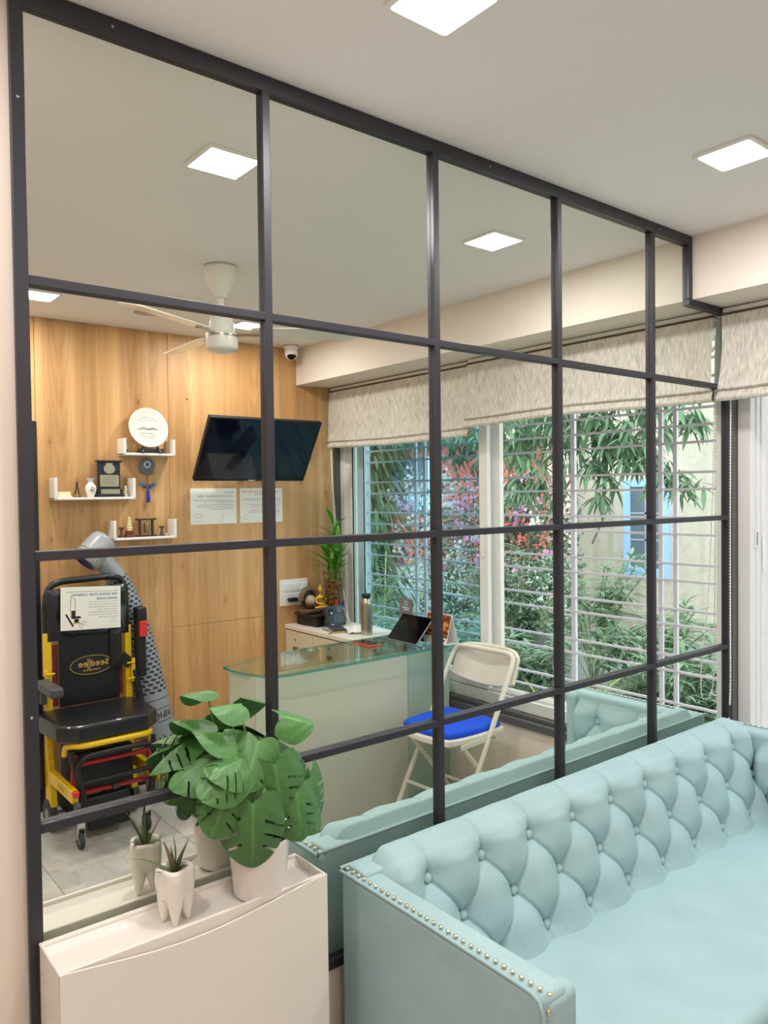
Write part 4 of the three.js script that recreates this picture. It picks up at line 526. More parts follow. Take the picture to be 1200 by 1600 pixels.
{ // on the glass
  const p = thing('phone', 'dark phone in a red case lying on the glass desk', 'phone', [1.76, DY + 0.0005, -2.505], 0.06); mesh('case', rbox(0.165, 0.01, 0.08, 0.0035, 0, 0.005, 0), std('#c8412c', 0.5), p); mesh('screen', rbox(0.15, 0.0015, 0.068, 0.0006, 0, 0.0102, 0), M.blackGloss, p); mesh('stand_ring', new THREE.TorusGeometry(0.01, 0.0014, 6, 20).rotateX(PI / 2).translate(0.03, 0.0008, 0.0), M.steel, p);
  const t = thing('tablet', 'black tablet leaning back on its stand on the glass desk', 'tablet', [1.672, DY + 0.0005, -2.685], 0.03);
  const b = new THREE.Group(); b.name = 'slab'; b.rotation.x = -0.75; b.position.set(0, 0.002, 0.02); t.add(b); mesh('casing', rbox(0.258, 0.182, 0.008, 0.004, 0, 0.091, -0.004), std('#7d7f86', 0.35, { metalness: 0.6 }), b); mesh('screen', rbox(0.25, 0.168, 0.0016, 0.0006, 0, 0.094, 0.0003), M.blackGloss, b);
  mesh('kickstand', beamBox([0, 0.001, -0.09], [0, 0.085, -0.06], 0.14, 0.004), M.darkGrey, t);
  const s = thing('tent_sign', 'grey acrylic desk sign with small white print behind the tablet', 'sign', [1.845, DY + 0.0005, -2.855], 0.1); mesh('foot', rbox(0.11, 0.008, 0.05, 0.002, 0, 0.004, 0), std('#6d6d72', 0.4), s);
  const st = canvas(256, 320, (c) => { c.fillStyle = '#7c7577'; c.fillRect(0, 0, 256, 320); c.strokeStyle = '#bfe4e6'; c.lineWidth = 5; c.strokeRect(90, 22, 26, 40); c.strokeRect(126, 22, 26, 40); c.fillStyle = '#bfe4e6'; c.fillRect(60, 78, 140, 10); c.fillStyle = '#e4e4e4'; c.fillRect(60, 98, 120, 8); });
  mesh('panel', [rbox(0.13, 0.2, 0.004, 0.001, 0, 0.105, 0)], std('#7c7577', 0.4), s); mesh('print', new THREE.PlaneGeometry(0.126, 0.195).translate(0, 0.105, 0.0024), std(0xffffff, 0.4, { map: st }), s);
  const c = thing('desk_calendar', 'white tent calendar with an orange picture behind the tablet', 'calendar', [1.545, DY + 0.0005, -2.838], 0.05);
  const ct = canvas(256, 200, (x) => { x.fillStyle = '#7a3a1c'; x.fillRect(0, 0, 256, 200); const r = rng(6); for (let k = 0; k < 160; k++) { x.fillStyle = ['#c8692c', '#4a2010', '#e0934a', '#8a3a1a'][Math.floor(r() * 4)]; x.fillRect(r() * 256, r() * 150, 10 + r() * 40, 6 + r() * 20); } x.fillStyle = '#f0ece2'; x.fillRect(0, 160, 256, 40); x.fillStyle = '#333'; x.fillRect(20, 172, 70, 14); });
  mesh('easel', [beamBox([0, 0.002, 0.042], [0, 0.155, 0], 0.2, 0.002), beamBox([0, 0.002, -0.042], [0, 0.155, 0], 0.2, 0.002), box(0.2, 0.002, 0.084, 0, 0.001, 0)], M.white, c); const pg = mesh('picture_page', new THREE.PlaneGeometry(0.195, 0.15), std(0xffffff, 0.4, { map: ct }), c); pg.position.set(0, 0.0785, 0.0228); pg.rotation.x = -0.268; const sp = []; for (let k = 0; k < 16; k++) sp.push(new THREE.TorusGeometry(0.005, 0.0008, 5, 12).rotateY(PI / 2).translate(-0.09 + k * 0.012, 0.156, 0)); mesh('spiral', sp, M.steel, c);
}

// ================================================================ FOLDING CHAIR
{
  const g = thing('folding_chair', 'cream metal folding chair with a bright blue seat pad', 'chair', [1.24, 0, -2.625], -0.05); const cm = std('#e4ddcb', 0.38), r = 0.0125;
  const path = (s) => [[s * 0.208, 0.012, 0.2], [s * 0.206, 0.3, 0.035], [s * 0.203, 0.55, -0.11], [s * 0.2, 0.745, -0.22]];
  mesh('main_frame', [tube([...path(1), [0.19, 0.785, -0.242], [0.15, 0.80, -0.25], [-0.15, 0.80, -0.25], [-0.19, 0.785, -0.242], ...path(-1).reverse()], r, 90, 10, false, 0.25)], cm, g);
  for (const s of [-1, 1]) { mesh('rear_leg', tube([[s * 0.19, 0.012, -0.22], [s * 0.19, 0.25, -0.02], [s * 0.188, 0.425, 0.13]], r * 0.9, 20, 10), cm, g); mesh('foot_cap', cyl(0.015, 0.016, 0.022, s * 0.215, 0.011, 0.2), M.white, g); mesh('foot_cap', cyl(0.015, 0.016, 0.022, s * 0.19, 0.011, -0.22), M.white, g); const pv = mesh('pivot', [rod([s * 0.195, 0.44, -0.05], [s * 0.23, 0.44, -0.05], 0.007)], M.steel, g); mesh('side_strap', beamBox([s * 0.2, 0.43, -0.08], [s * 0.2, 0.425, 0.15], 0.004, 0.022), cm, g); }
  mesh('front_stretcher', rod([-0.214, 0.16, 0.115], [0.214, 0.16, 0.115], 0.0085), cm, g); mesh('rear_stretcher', rod([-0.19, 0.14, -0.113], [0.19, 0.14, -0.113], 0.0085), cm, g);
  const sp = new THREE.Shape(); sp.moveTo(-0.185, -0.16); sp.quadraticCurveTo(0, -0.2, 0.185, -0.16); sp.quadraticCurveTo(0.205, 0.08, 0.16, 0.19); sp.quadraticCurveTo(0, 0.24, -0.16, 0.19); sp.quadraticCurveTo(-0.205, 0.08, -0.185, -0.16);
  mesh('seat_pan', extr(sp, 0.016, 0.008, 3, 20).rotateX(PI / 2).translate(0, 0.452, 0), cm, g);
  const pad = extr(sp, 0.008, 0.014, 5, 20).scale(0.9, 0.9, 1).rotateX(PI / 2).translate(0, 0.476, 0); mesh('seat_pad', toCreasedNormals(pad, 0.9), std('#0d4fd8', 0.85), g);
  const N = 24, K = 12, P = [], I = []; for (let i = 0; i <= N; i++) for (let j = 0; j <= K; j++) { const u = i / N * 2 - 1, v = j / K, yb = 0.655 - 0.03 * (1 - u * u) , yt = 0.805 - 0.03 * u ** 6, y = yb + (yt - yb) * v; P.push(u * 0.2, y, -0.205 - (y - 0.62) * 0.36 - 0.035 * (1 - u * u)); } for (let i = 0; i < N; i++) for (let j = 0; j < K; j++) { const a = i * (K + 1) + j, b = a + K + 1; I.push(a, b, a + 1, b, b + 1, a + 1); }
  const bg = new THREE.BufferGeometry(); bg.setAttribute('position', new THREE.Float32BufferAttribute(P, 3)); bg.setIndex(I); bg.computeVertexNormals(); const bk = bg.clone(); const pp = bk.attributes.position; for (let i = 0; i < pp.count; i++) pp.setZ(i, pp.getZ(i) - 0.022); const bm = cm.clone(); bm.side = THREE.DoubleSide; const rim = []; const idx = (i, j) => i * (K + 1) + j; { const loop = []; for (let i = 0; i <= N; i++) loop.push(idx(i, 0)); for (let j = 1; j <= K; j++) loop.push(idx(N, j)); for (let i = N - 1; i >= 0; i--) loop.push(idx(i, K)); for (let j = K - 1; j > 0; j--) loop.push(idx(0, j)); rim.push(tube(loop.map((q) => [P[q * 3], P[q * 3 + 1], P[q * 3 + 2] - 0.011]), 0.011, 140, 8, true)); }
  mesh('backrest', merge([bg, bk, ...rim]), bm, g);
}

// ================================================================ STAIR-CLIMBING WHEELCHAIR (local z = the way it faces, local x = its left in the mirror picture)
{
  const g = thing('stair_wheelchair', 'yellow and black stair-climbing wheelchair with black vinyl seat', 'wheelchair', [2.375, 0, -1.255], -1.571), Y = M.yellow, K = M.black;
  const px = 0.195;
  for (const s of [-1, 1]) { mesh('post', [beamBox([s * px, 0.14, -0.03], [s * px, 0.95, -0.035], 0.034, 0.04)], Y, g); mesh('post_bracket', [rbox(0.02, 0.12, 0.02, 0.004, s * (px + 0.016), 0.72, 0.0), rod([s * px - 0.02, 0.76, 0.014], [s * px + 0.02, 0.76, 0.014], 0.005), rod([s * px - 0.02, 0.68, 0.014], [s * px + 0.02, 0.68, 0.014], 0.005)], Y, g); }
  mesh('push_handle', tube([[px, 0.86, -0.05], [px, 1.08, -0.05], [px - 0.02, 1.165, -0.05], [px - 0.075, 1.192, -0.05], [0, 1.197, -0.05], [-px + 0.075, 1.2, -0.05], [-px + 0.02, 1.178, -0.05], [-px, 1.09, -0.05], [-px, 0.86, -0.05]], 0.0165, 90, 12, false, 0.4), M.vinyl, g);
  const wr = (w, h, d, amp, seed) => { const e = new THREE.BoxGeometry(w, h, d, 26, 20, 2), p = e.attributes.position; for (let i = 0; i < p.count; i++) { const x = p.getX(i), y = p.getY(i), z = p.getZ(i), ed = Math.min(1, Math.min(w / 2 - Math.abs(x), h / 2 - Math.abs(y)) / 0.025); p.setZ(i, z * (0.35 + 0.65 * ed) + (z > 0 ? fbm(x * 14, y * 14, seed, 3) * amp * ed : 0)); } e.computeVertexNormals(); return e; };
  mesh('head_panel', wr(0.395, 0.25, 0.045, 0.018, 2).translate(0, 1.035, -0.022), M.vinyl, g);
  const bkp = mesh('back_panel', wr(0.29, 0.36, 0.03, 0.006, 5).translate(0.0, 0.765, -0.02), std('#1a1b1f', 0.8), g);
  const lt = canvas(512, 256, (c) => { c.fillStyle = '#1a1b1f'; c.fillRect(0, 0, 512, 256); c.strokeStyle = '#d8b25a'; c.lineWidth = 6; c.beginPath(); c.ellipse(256, 128, 235, 108, 0, 0, 7); c.stroke(); c.fillStyle = '#d8b25a'; c.font = 'bold 92px sans-serif'; c.textAlign = 'center'; c.fillText('Seed', 165, 145); c.fillText('ee', 352, 145); for (let k = 0; k < 8; k++) c.fillRect(276, 60 + k * 16, 22, 5); c.fillRect(272, 50, 5, 140); c.fillRect(297, 50, 5, 140); c.font = 'bold 28px sans-serif'; c.fillText('Climbing Chair', 256, 196); });
  const le = mesh('logo_patch', extr((() => { const s = new THREE.Shape(); s.absellipse(0, 0, 0.098, 0.05, 0, 2 * PI); return s; })(), 0.001), [std('#1a1b1f', 0.7), std('#1a1b1f', 0.7)][0], bkp); le.position.set(-0.01, 0.775, -0.0035); const lp = new THREE.ShapeGeometry((() => { const s = new THREE.Shape(); s.absellipse(0, 0, 0.097, 0.049, 0, 2 * PI); return s; })(), 40), up = lp.attributes.position, lu = []; for (let i = 0; i < up.count; i++) lu.push(up.getX(i) / 0.2 + 0.5, up.getY(i) / 0.1 + 0.5); lp.setAttribute('uv', new THREE.Float32BufferAttribute(lu, 2)); const lpm = mesh('logo', lp, std(0xffffff, 0.6, { map: lt }), bkp); lpm.position.set(-0.004, 0.775, -0.0016); lpm.scale.set(1.12, 1.08, 1); le.position.x = -0.004; le.scale.set(1.12, 1.08, 1);
  mesh('side_strap', rbox(0.03, 0.3, 0.012, 0.003, 0.162, 0.74, -0.035), std('#6d2028', 0.6), g); mesh('side_strap', rbox(0.02, 0.2, 0.012, 0.003, -0.16, 0.7, -0.035), std('#6d2028', 0.6), g);
  mesh('belt', [wr(0.06, 0.2, 0.03, 0.004, 8).translate(-0.125, 0.84, 0.0), beamBox([-0.15, 0.8, 0.0], [-0.2, 0.75, 0.0], 0.05, 0.012)], K, g);
  // seat
  const ss = poly([[-0.19, -0.02], [0.22, -0.02], [0.25, 0.06], [0.235, 0.27], [0.17, 0.335], [-0.14, 0.335], [-0.205, 0.27], [-0.218, 0.06]]); const se = extr(ss, 0.052, 0.014, 4).rotateX(PI / 2).translate(0, 0.566, 0.0); mesh('seat_cushion', toCreasedNormals(se, 0.7), M.vinyl, g);
  mesh('seat_rail', tube([[0.215, 0.43, 0.24], [0.212, 0.472, 0.26], [0.19, 0.486, 0.315], [0.14, 0.487, 0.345], [-0.14, 0.487, 0.345], [-0.19, 0.486, 0.315], [-0.212, 0.472, 0.26], [-0.215, 0.43, 0.24]], 0.0145, 80, 10, false, 0.3).scale(0.92, 1, 1).translate(0.008, 0, 0), Y, g);
  // armrests: one lowered forward, one folded up
  mesh('armrest', [rbox(0.06, 0.05, 0.25, 0.014, 0.228, 0.715, 0.115), rbox(0.03, 0.1, 0.04, 0.005, 0.228, 0.67, 0.0)], std('#4b4b4d', 0.5), g);
  const ar = mesh('armrest', [rbox(0.05, 0.3, 0.06, 0.016, -0.25, 0.83, 0.0), rbox(0.055, 0.08, 0.065, 0.015, -0.253, 1.0, 0.0), beamBox([-0.22, 0.72, 0.0], [-0.25, 0.5, 0.02], 0.03, 0.03)], K, g); mesh('red_release', rbox(0.04, 0.08, 0.02, 0.004, -0.256, 0.928, 0.03), std('#e02c24', 0.4), ar);
  // undercarriage
  for (const s of [-1, 1]) {
    const d = mesh('lower_bar', beamBox([s * 0.2, 0.275, 0.03], [s * 0.2, 0.275, 0.37], 0.03, 0.058), Y, g); mesh('end_cap', rbox(0.026, 0.026, 0.03, 0.006, s * 0.2, 0.292, 0.38), std('#e02c24', 0.4), d);
    const tt = canvas(256, 64, (c) => { c.fillStyle = '#f0c300'; c.fillRect(0, 0, 256, 64); c.fillStyle = '#2a2410'; c.font = 'bold 44px sans-serif'; c.fillText('SEEDEE', 38, 48); }); if (s > 0) { const pl = mesh('lettering', new THREE.PlaneGeometry(0.16, 0.036), std(0xffffff, 0.4, { map: tt }), d); pl.position.set(0.2165, 0.275, 0.21); pl.rotation.y = PI / 2; }
    mesh('front_brace', beamBox([s * px, 0.34, -0.02], [s * px, 0.12, 0.02], 0.034, 0.034), Y, g);
    const rw = mesh('rear_wheel', [cyl(0.075, 0.075, 0.03, 0, 0, 0, 32).rotateZ(PI / 2).translate(s * 0.2, 0.076, -0.02)], std('#3a3a3c', 0.7), g); mesh('hub', cyl(0.03, 0.03, 0.036, 0, 0, 0, 20).rotateZ(PI / 2).translate(s * 0.2, 0.076, -0.02), M.grey, rw);
    // front caster
    const cx = s * 0.155, cz = 0.30; const fk = mesh('caster_fork', [rbox(0.032, 0.03, 0.03, 0.006, cx, 0.118, cz), beamBox([cx - 0.014, 0.115, cz], [cx - 0.014, 0.045, cz - 0.016], 0.003, 0.026), beamBox([cx + 0.014, 0.115, cz], [cx + 0.014, 0.045, cz - 0.016], 0.003, 0.026), cyl(0.009, 0.009, 0.06, cx, 0.15, cz, 14)], M.chrome, g); mesh('caster_wheel', new THREE.TorusGeometry(0.031, 0.0115, 12, 30).rotateY(PI / 2).translate(cx, 0.043, cz - 0.014), std('#38383a', 0.6), fk); mesh('caster_hub', cyl(0.027, 0.027, 0.014, 0, 0, 0, 22).rotateZ(PI / 2).translate(cx, 0.043, cz - 0.014), M.grey, fk);
    mesh('caster_leg', tube([[s * 0.19, 0.46, 0.3], [s * 0.175, 0.3, 0.33], [s * 0.158, 0.15, 0.305]], 0.0115, 20, 10), K, g);
    mesh('track', [rbox(0.045, 0.11, 0.34, 0.05, s * 0.11, 0.11, -0.02, 3)], std('#222326', 0.75), g); const lugs = []; for (let k = 0; k < 9; k++) lugs.push(rbox(0.05, 0.02, 0.016, 0.003, s * 0.11, 0.172 - (k % 2) * 0.002, -0.15 + k * 0.032)); mesh('track_lugs', lugs, std('#1a1b1d', 0.8), g);
  }
  mesh('footrest_frame', tube([[0.15, 0.2, 0.37], [0.168, 0.33, 0.34], [0.175, 0.4, 0.345], [0.13, 0.44, 0.355], [0, 0.445, 0.36], [-0.13, 0.44, 0.355], [-0.175, 0.4, 0.345], [-0.168, 0.33, 0.34], [-0.15, 0.2, 0.37]], 0.0125, 80, 10, false, 0.3), K, g); mesh('footrest_bar', rod([0.165, 0.32, 0.345], [-0.165, 0.32, 0.345], 0.011), K, g);
  for (const [y0, z0] of [[0.385, 0.28], [0.26, 0.3]]) mesh('red_cross_bar', rod([0.17, y0, z0], [-0.17, y0, z0], 0.0105), M.red, g); for (const s of [-1, 1]) mesh('red_side_bar', beamBox([s * 0.165, 0.43, 0.26], [s * 0.19, 0.24, 0.29], 0.02, 0.012), M.red, g);
  mesh('red_clip', rbox(0.03, 0.026, 0.02, 0.004, 0.0, 0.262, 0.312), M.darkGrey, g); mesh('battery_box', rbox(0.29, 0.2, 0.2, 0.012, 0, 0.3, 0.06), std('#1c1e24', 0.4), g); mesh('motor_cover', [rbox(0.2, 0.16, 0.05, 0.01, 0.0, 0.12, 0.2)], std('#15171b', 0.35), g); mesh('axle', rod([0.2, 0.076, -0.02], [-0.2, 0.076, -0.02], 0.008), M.chrome, g); mesh('front_axle', [rod([0.17, 0.13, 0.26], [0.1, 0.13, 0.24], 0.006), rod([-0.1, 0.13, 0.24], [-0.17, 0.13, 0.26], 0.006)], M.chrome, g);
  for (const s of [-1, 1]) { mesh('anti_tip_wheel', [cyl(0.024, 0.024, 0.018, 0, 0, 0, 18).rotateZ(PI / 2).translate(s * 0.2, 0.235, 0.395)], M.darkGrey, g); }
  mesh('rear_tube', [tube([[0.235, 0.75, 0.0], [0.24, 0.6, -0.03], [0.235, 0.4, -0.05], [0.225, 0.2, -0.06]], 0.014, 20, 10)], K, g);
  // laminated sign tied to the head panel
  const st = canvas(900, 640, (c) => {
    c.fillStyle = '#efece6'; c.fillRect(0, 0, 900, 640); scrawl(c, 40, 70, 760, 20, 3, '#6a6a70'); c.fillStyle = '#34518f'; c.font = 'bold 52px sans-serif'; c.fillText('THE SEEDEE STAIR CLIMBING', 40, 130); c.fillText('WHEELCHAIR', 40, 196); [235, 275, 315, 355, 395, 435, 475].forEach((y, i) => scrawl(c, 40, y, [420, 440, 470, 330, 420, 450, 250][i], 19, 20 + i, '#74747a')); toothMark(c, 120, 530, 100); scrawl(c, 60, 612, 140, 12, 3, '#9aa0a6');
    c.strokeStyle = '#4a4236'; c.lineWidth = 7; c.beginPath(); c.moveTo(690, 360); c.lineTo(700, 170); c.lineTo(760, 140); c.lineTo(770, 350); c.stroke(); c.fillStyle = '#33343a'; c.fillRect(690, 350, 62, 90); c.fillStyle = '#d2a83c'; c.fillRect(750, 350, 16, 120); c.fillRect(600, 545, 150, 16); c.fillStyle = '#2c2d33'; c.beginPath(); c.moveTo(620, 440); c.lineTo(760, 440); c.lineTo(740, 480); c.lineTo(600, 470); c.fill(); c.save(); c.translate(780, 500); c.rotate(0.52); c.fillRect(-14, -110, 28, 220); c.restore(); c.lineWidth = 5; c.strokeStyle = '#3a3a3e'; for (const [x, y] of [[560, 545], [610, 590]]) { c.beginPath(); c.arc(x, y, 26, 0, 7); c.stroke(); } c.fillRect(640, 480, 70, 60);
  });
  const s = thing('laminated_sign', 'laminated sheet about the chair tied to its head panel', 'sign', [2.375, 1.065, -1.255], -1.571); const q = new THREE.Group(); q.name = 'sheet'; q.position.set(0.0, -0.005, 0.022); q.rotation.set(-0.1, 0, 0.05); s.add(q); mesh('backing', rbox(0.29, 0.208, 0.0014, 0.0005), M.white, q); mesh('print', new THREE.PlaneGeometry(0.282, 0.2).translate(0, 0, 0.0009), std(0xffffff, 0.12, { map: st }), q);
}

// ================================================================ GIANT DENTAL HANDPIECE MODEL
{
  const g = thing('handpiece_model', 'oversized grey dental handpiece model leaning behind the wheelchair', 'display model', [2.5, 0, -1.56]);
  const sleeve = canvas(512, 1024, (c, w, h) => {
    c.fillStyle = '#9aa0aa'; c.fillRect(0, 0, w, h); c.fillStyle = '#2e3138'; for (let j = 0; j < 30; j++) for (let i = 0; i < 13; i++) { const y = 80 + j * 17, x = i * 40 + (j % 2) * 20; c.beginPath(); c.ellipse(x, y, 15, 5.4, -0.12, 0, 7); c.fill(); }
    c.fillStyle = '#2e3138'; c.fillRect(0, 606, w, 3);
    const badge = (x) => { c.strokeStyle = '#30333a'; c.lineWidth = 3; c.beginPath(); c.moveTo(x - 60, 672); c.lineTo(x - 40, 646); c.lineTo(x + 40, 646); c.lineTo(x + 60, 672); c.lineTo(x + 40, 698); c.lineTo(x - 40, 698); c.closePath(); c.stroke(); c.fillStyle = '#30333a'; c.font = 'bold 38px sans-serif'; c.textAlign = 'center'; c.fillText('W&H', x, 686); c.font = '50px sans-serif'; c.fillText('led+', x + 14, 790); c.font = '30px sans-serif'; c.fillText('MINI', x - 4, 900); };
    badge(256);
  });
  const axis = new THREE.CatmullRomCurve3([V(-0.05, 0.0, -0.11), V(-0.03, 0.3, -0.078), V(-0.01, 0.55, -0.042), V(0.005, 0.8, 0.0), V(0.015, 1.0, 0.045), V(0.02, 1.15, 0.105), V(0.015, 1.26, 0.175)]), N = 48, K = 40, P = [], U = [], I = [];
  const rad = (t) => 0.105 - 0.052 * Math.pow(t, 1.2) - (t > 0.9 ? (t - 0.9) * 0.05 : 0);
  for (let i = 0; i <= N; i++) { const t = i / N, p = axis.getPointAt(t), tg = axis.getTangentAt(t), x = V(1, 0, 0).sub(tg.clone().multiplyScalar(tg.x)).normalize(), z = x.clone().cross(tg); for (let j = 0; j <= K; j++) { const a = (j / K) * 2 * PI, r = rad(t), q = p.clone().addScaledVector(x, Math.cos(a) * r).addScaledVector(z, Math.sin(a) * r); P.push(q.x, Math.max(0.0, q.y), q.z); U.push(0.5 - ((j / K + 0.951) % 1 - 0.5) * 1, t); } }
  for (let i = 0; i < N; i++) for (let j = 0; j < K; j++) { if (Math.abs(U[(i * (K + 1) + j) * 2] - U[(i * (K + 1) + j + 1) * 2]) > 0.5) continue; const a = i * (K + 1) + j, b = a + K + 1; I.push(a, b, a + 1, b, b + 1, a + 1); }
  const ge = new THREE.BufferGeometry(); ge.setAttribute('position', new THREE.Float32BufferAttribute(P, 3)); ge.setAttribute('uv', new THREE.Float32BufferAttribute(U, 2)); ge.setIndex(I); ge.computeVertexNormals(); const sm = std(0xffffff, 0.4, { map: sleeve, side: THREE.DoubleSide }); mesh('sleeve', ge, sm, g);
  const gm = phys('#a3a6ad', 0.3, { clearcoat: 0.3 });
  const hd = new THREE.Group(); hd.name = 'head'; hd.position.set(0.01, 1.335, 0.225); hd.quaternion.setFromUnitVectors(V(0, 1, 0), V(-0.12, -0.72, 0.68).normalize()); g.add(hd);
  mesh('neck', rod([0.015, 1.24, 0.165], [0.01, 1.31, 0.205], 0.05), gm, g);
  mesh('barrel', lathe([[0, -0.085], [0.04, -0.083], [0.058, -0.075], [0.066, -0.06], [0.071, -0.02], [0.073, 0.03], [0.073, 0.034]], 40), gm, hd); mesh('collar', lathe([[0.072, 0.036], [0.074, 0.038], [0.073, 0.07], [0.069, 0.085], [0.062, 0.09], [0.055, 0.088]], 40), std('#a6a59b', 0.45), hd); mesh('mouth', lathe([[0, 0.07], [0.04, 0.078], [0.062, 0.089]], 30), std('#232a86', 0.3), hd);
  const rb = []; for (let k = 0; k < 26; k++) { const a = (k / 26) * 2 * PI; rb.push(at(box(0.005, 0.03, 0.006), Math.cos(a) * 0.073, 0.06, Math.sin(a) * 0.073, 0, -a, 0)); } mesh('grip_ribs', rb, std('#8f8e86', 0.5), hd);
}

// ================================================================ OUTSIDE THE WINDOW
{
  struct('ground', 'garden soil and paving outside the window', span(-12, 40, -0.4, -0.3, ZW - 0.3, -40), std('#7f8a86', 0.95));
  // cream building with a blue-framed window
  const b = thing('cream_building', 'cream rendered building with a blue framed window outside', 'building');
  const zB = -9, sm = std(0xffffff, 0.9, { map: stuccoTex }); mesh('wall', metricUV(span(-4, 5.4, -0.3, 7, zB, zB - 3)), sm, b);
  mesh('ledge', metricUV(span(-4, 5.44, -0.02, 0.03, zB + 0.05, zB)), sm, b);
  const wf = mesh('window', [span(3.86, 3.97, 0.6, 1.66, zB + 0.03, zB), span(4.43, 4.53, 0.6, 1.66, zB + 0.03, zB), span(3.86, 4.53, 0.47, 0.6, zB + 0.03, zB), span(3.86, 4.53, 1.66, 1.75, zB + 0.03, zB)], std('#8fb8ec', 0.7), b);
  mesh('glazing', [span(3.97, 4.43, 0.6, 1.66, zB + 0.012, zB + 0.004)], phys('#5b6b78', 0.2), wf); mesh('glazing_bar', [span(4.19, 4.215, 0.6, 1.66, zB + 0.02, zB + 0.004), span(3.97, 4.43, 0.95, 0.975, zB + 0.02, zB + 0.004), span(3.97, 4.43, 1.3, 1.325, zB + 0.02, zB + 0.004)], std('#8a98a8', 0.6), wf);
  // red house with a pale blue window, pink house behind
  const r = thing('red_house', 'red-painted house with a pale blue window beyond the trees', 'house'); const rm = std('#c2645b', 0.85), zH = -14;
  mesh('wall', [span(13.2, 24, -0.3, 1.15, zH, zH - 4), span(15.78, 24, 1.15, 2.6, zH, zH - 4), span(13.2, 13.75, 1.15, 2.6, zH, zH - 4), span(13.2, 24, 2.6, 3.0, zH, zH - 4)], rm, r); mesh('roof', [span(12.9, 24, 3.0, 3.12, zH + 0.5, zH - 4)], std('#a9a39c', 0.9), r);
  const rw = mesh('window', [span(15.62, 15.78, 1.55, 2.6, zH + 0.06, zH), span(13.75, 13.9, 1.55, 2.6, zH + 0.06, zH), span(13.75, 15.78, 1.15, 1.55, zH + 0.08, zH)], std('#b9d6ea', 0.7), r); mesh('glazing', span(13.9, 15.62, 1.55, 2.6, zH - 0.05, zH - 0.1), std('#4a4f60', 0.4), rw); const bl = []; for (let k = 0; k < 20; k++) bl.push(box(0.02, 0.42, 0.02, 13.95 + k * 0.09, 1.35, zH + 0.1)); mesh('balusters', bl, std('#7fb2d8', 0.6), rw);
  const p = thing('pink_house', 'pale pink upper storeys far behind the red house', 'house'); mesh('wall', [span(6, 16, -0.3, 7, -19, -23), span(16.5, 34, -0.3, 9, -24, -28)], std('#f4dedb', 0.9), p); for (const [x, y] of [[10.2, 3.0], [11.8, 3.0], [10.2, 1.0], [11.8, 1.0]]) { const w = mesh('window', span(x - 0.35, x + 0.35, y, y + 1.3, -18.96, -19), std('#7a7f92', 0.4), p); mesh('window_surround', [span(x - 0.45, x + 0.45, y - 0.1, y, -18.92, -19), span(x - 0.45, x + 0.45, y + 1.3, y + 1.4, -18.92, -19)], std('#f6e6e2', 0.8), w); }
}
// leaf shapes
const lance = (L, w, bend, n = 5) => { const p = [], ix = []; for (let i = 0; i <= n; i++) { const t = i / n, h = w * Math.sin(PI * Math.min(1, 0.08 + t * 0.92)), z = -bend * t * t * L; p.push(-h, t * L, z + h * 0.25, 0, t * L, z, h, t * L, z + h * 0.25); } for (let i = 0; i < n; i++) for (const k of [0, 1]) { const q = i * 3 + k; ix.push(q, q + 1, q + 3, q + 1, q + 4, q + 3); } const g = new THREE.BufferGeometry(); g.setAttribute('position', new THREE.Float32BufferAttribute(p, 3)); g.setIndex(ix); g.computeVertexNormals(); return g; };
const leafMat = (o = {}) => new THREE.MeshPhysicalMaterial({ color: 0xe2e2e2, roughness: 0.9, side: THREE.DoubleSide, transmission: 0.22, thickness: 0, ...o });
function scatter(name, geo, mat, list, parent) { const im = new THREE.InstancedMesh(geo, mat, list.length), m = new THREE.Matrix4(); list.forEach(([p, q, s, c], i) => { im.setMatrixAt(i, m.compose(p, q, V(s, s, s))); im.setColorAt(i, c); }); im.name = name; im.castShadow = im.receiveShadow = true; im.userData.kind = 'stuff'; parent.add(im); return im; }
const aim = (y, up) => { const Y = y.clone().normalize(), z = up.clone().sub(Y.clone().multiplyScalar(up.dot(Y))).normalize(); return new THREE.Quaternion().setFromRotationMatrix(new THREE.Matrix4().makeBasis(Y.clone().cross(z), Y, z)); };
const tint = (r, h, s, l, dh = 0.03, dl = 0.08) => new THREE.Color().setHSL(h + (r() - 0.5) * dh, s, Math.max(0.03, l + (r() - 0.5) * dl));
const barkM = std(0xffffff, 0.9, { map: barkTex });
function droopTree(label, base, crown, clusters, seed, h, l, off) {
  const g = thing('mango_tree', label, 'tree', base), r = rng(seed), list = [];
  mesh('trunk', tube([[off, 0, 0], [off + 0.1, 1.5, 0.05], [off * 0.9, 3, 0], [off * 0.7, 4.4, 0.1]], 0.13, 30, 10), barkM, g);
  for (let [x, y, z, rad, n] of clusters) { if (x > -0.4) mesh('branch', tube([[off * 0.9, 3.4, 0], [off * 0.4 + x * 0.5, Math.max(y + 0.6, 3.3), z * 0.5], [x, y + 0.2, z]], 0.011, 16, 6), barkM, g); n = Math.round(n * 0.8); for (let k = 0; k < n; k++) { const c = V(x + (r() - 0.5) * 2 * rad, y + (r() - 0.45) * 1.6 * rad, z + (r() - 0.5) * 2 * rad); for (let q = 0; q < 9; q++) { const a = r() * 6.28, d = V(Math.cos(a) * (0.35 + r() * 0.7), -0.95 + r() * 0.9, Math.sin(a) * 0.6); list.push([c.clone().add(V((r() - 0.5) * 0.06, (r() - 0.5) * 0.08, (r() - 0.5) * 0.06)), aim(d, V(Math.cos(a) * 0.6, 0.7, Math.sin(a) * 0.6)), 0.75 + r() * 0.5, tint(r, h, 0.3, l)]); } } }
  scatter('foliage', lance(0.17, 0.0145, 0.25), leafMat(), list, g);
}
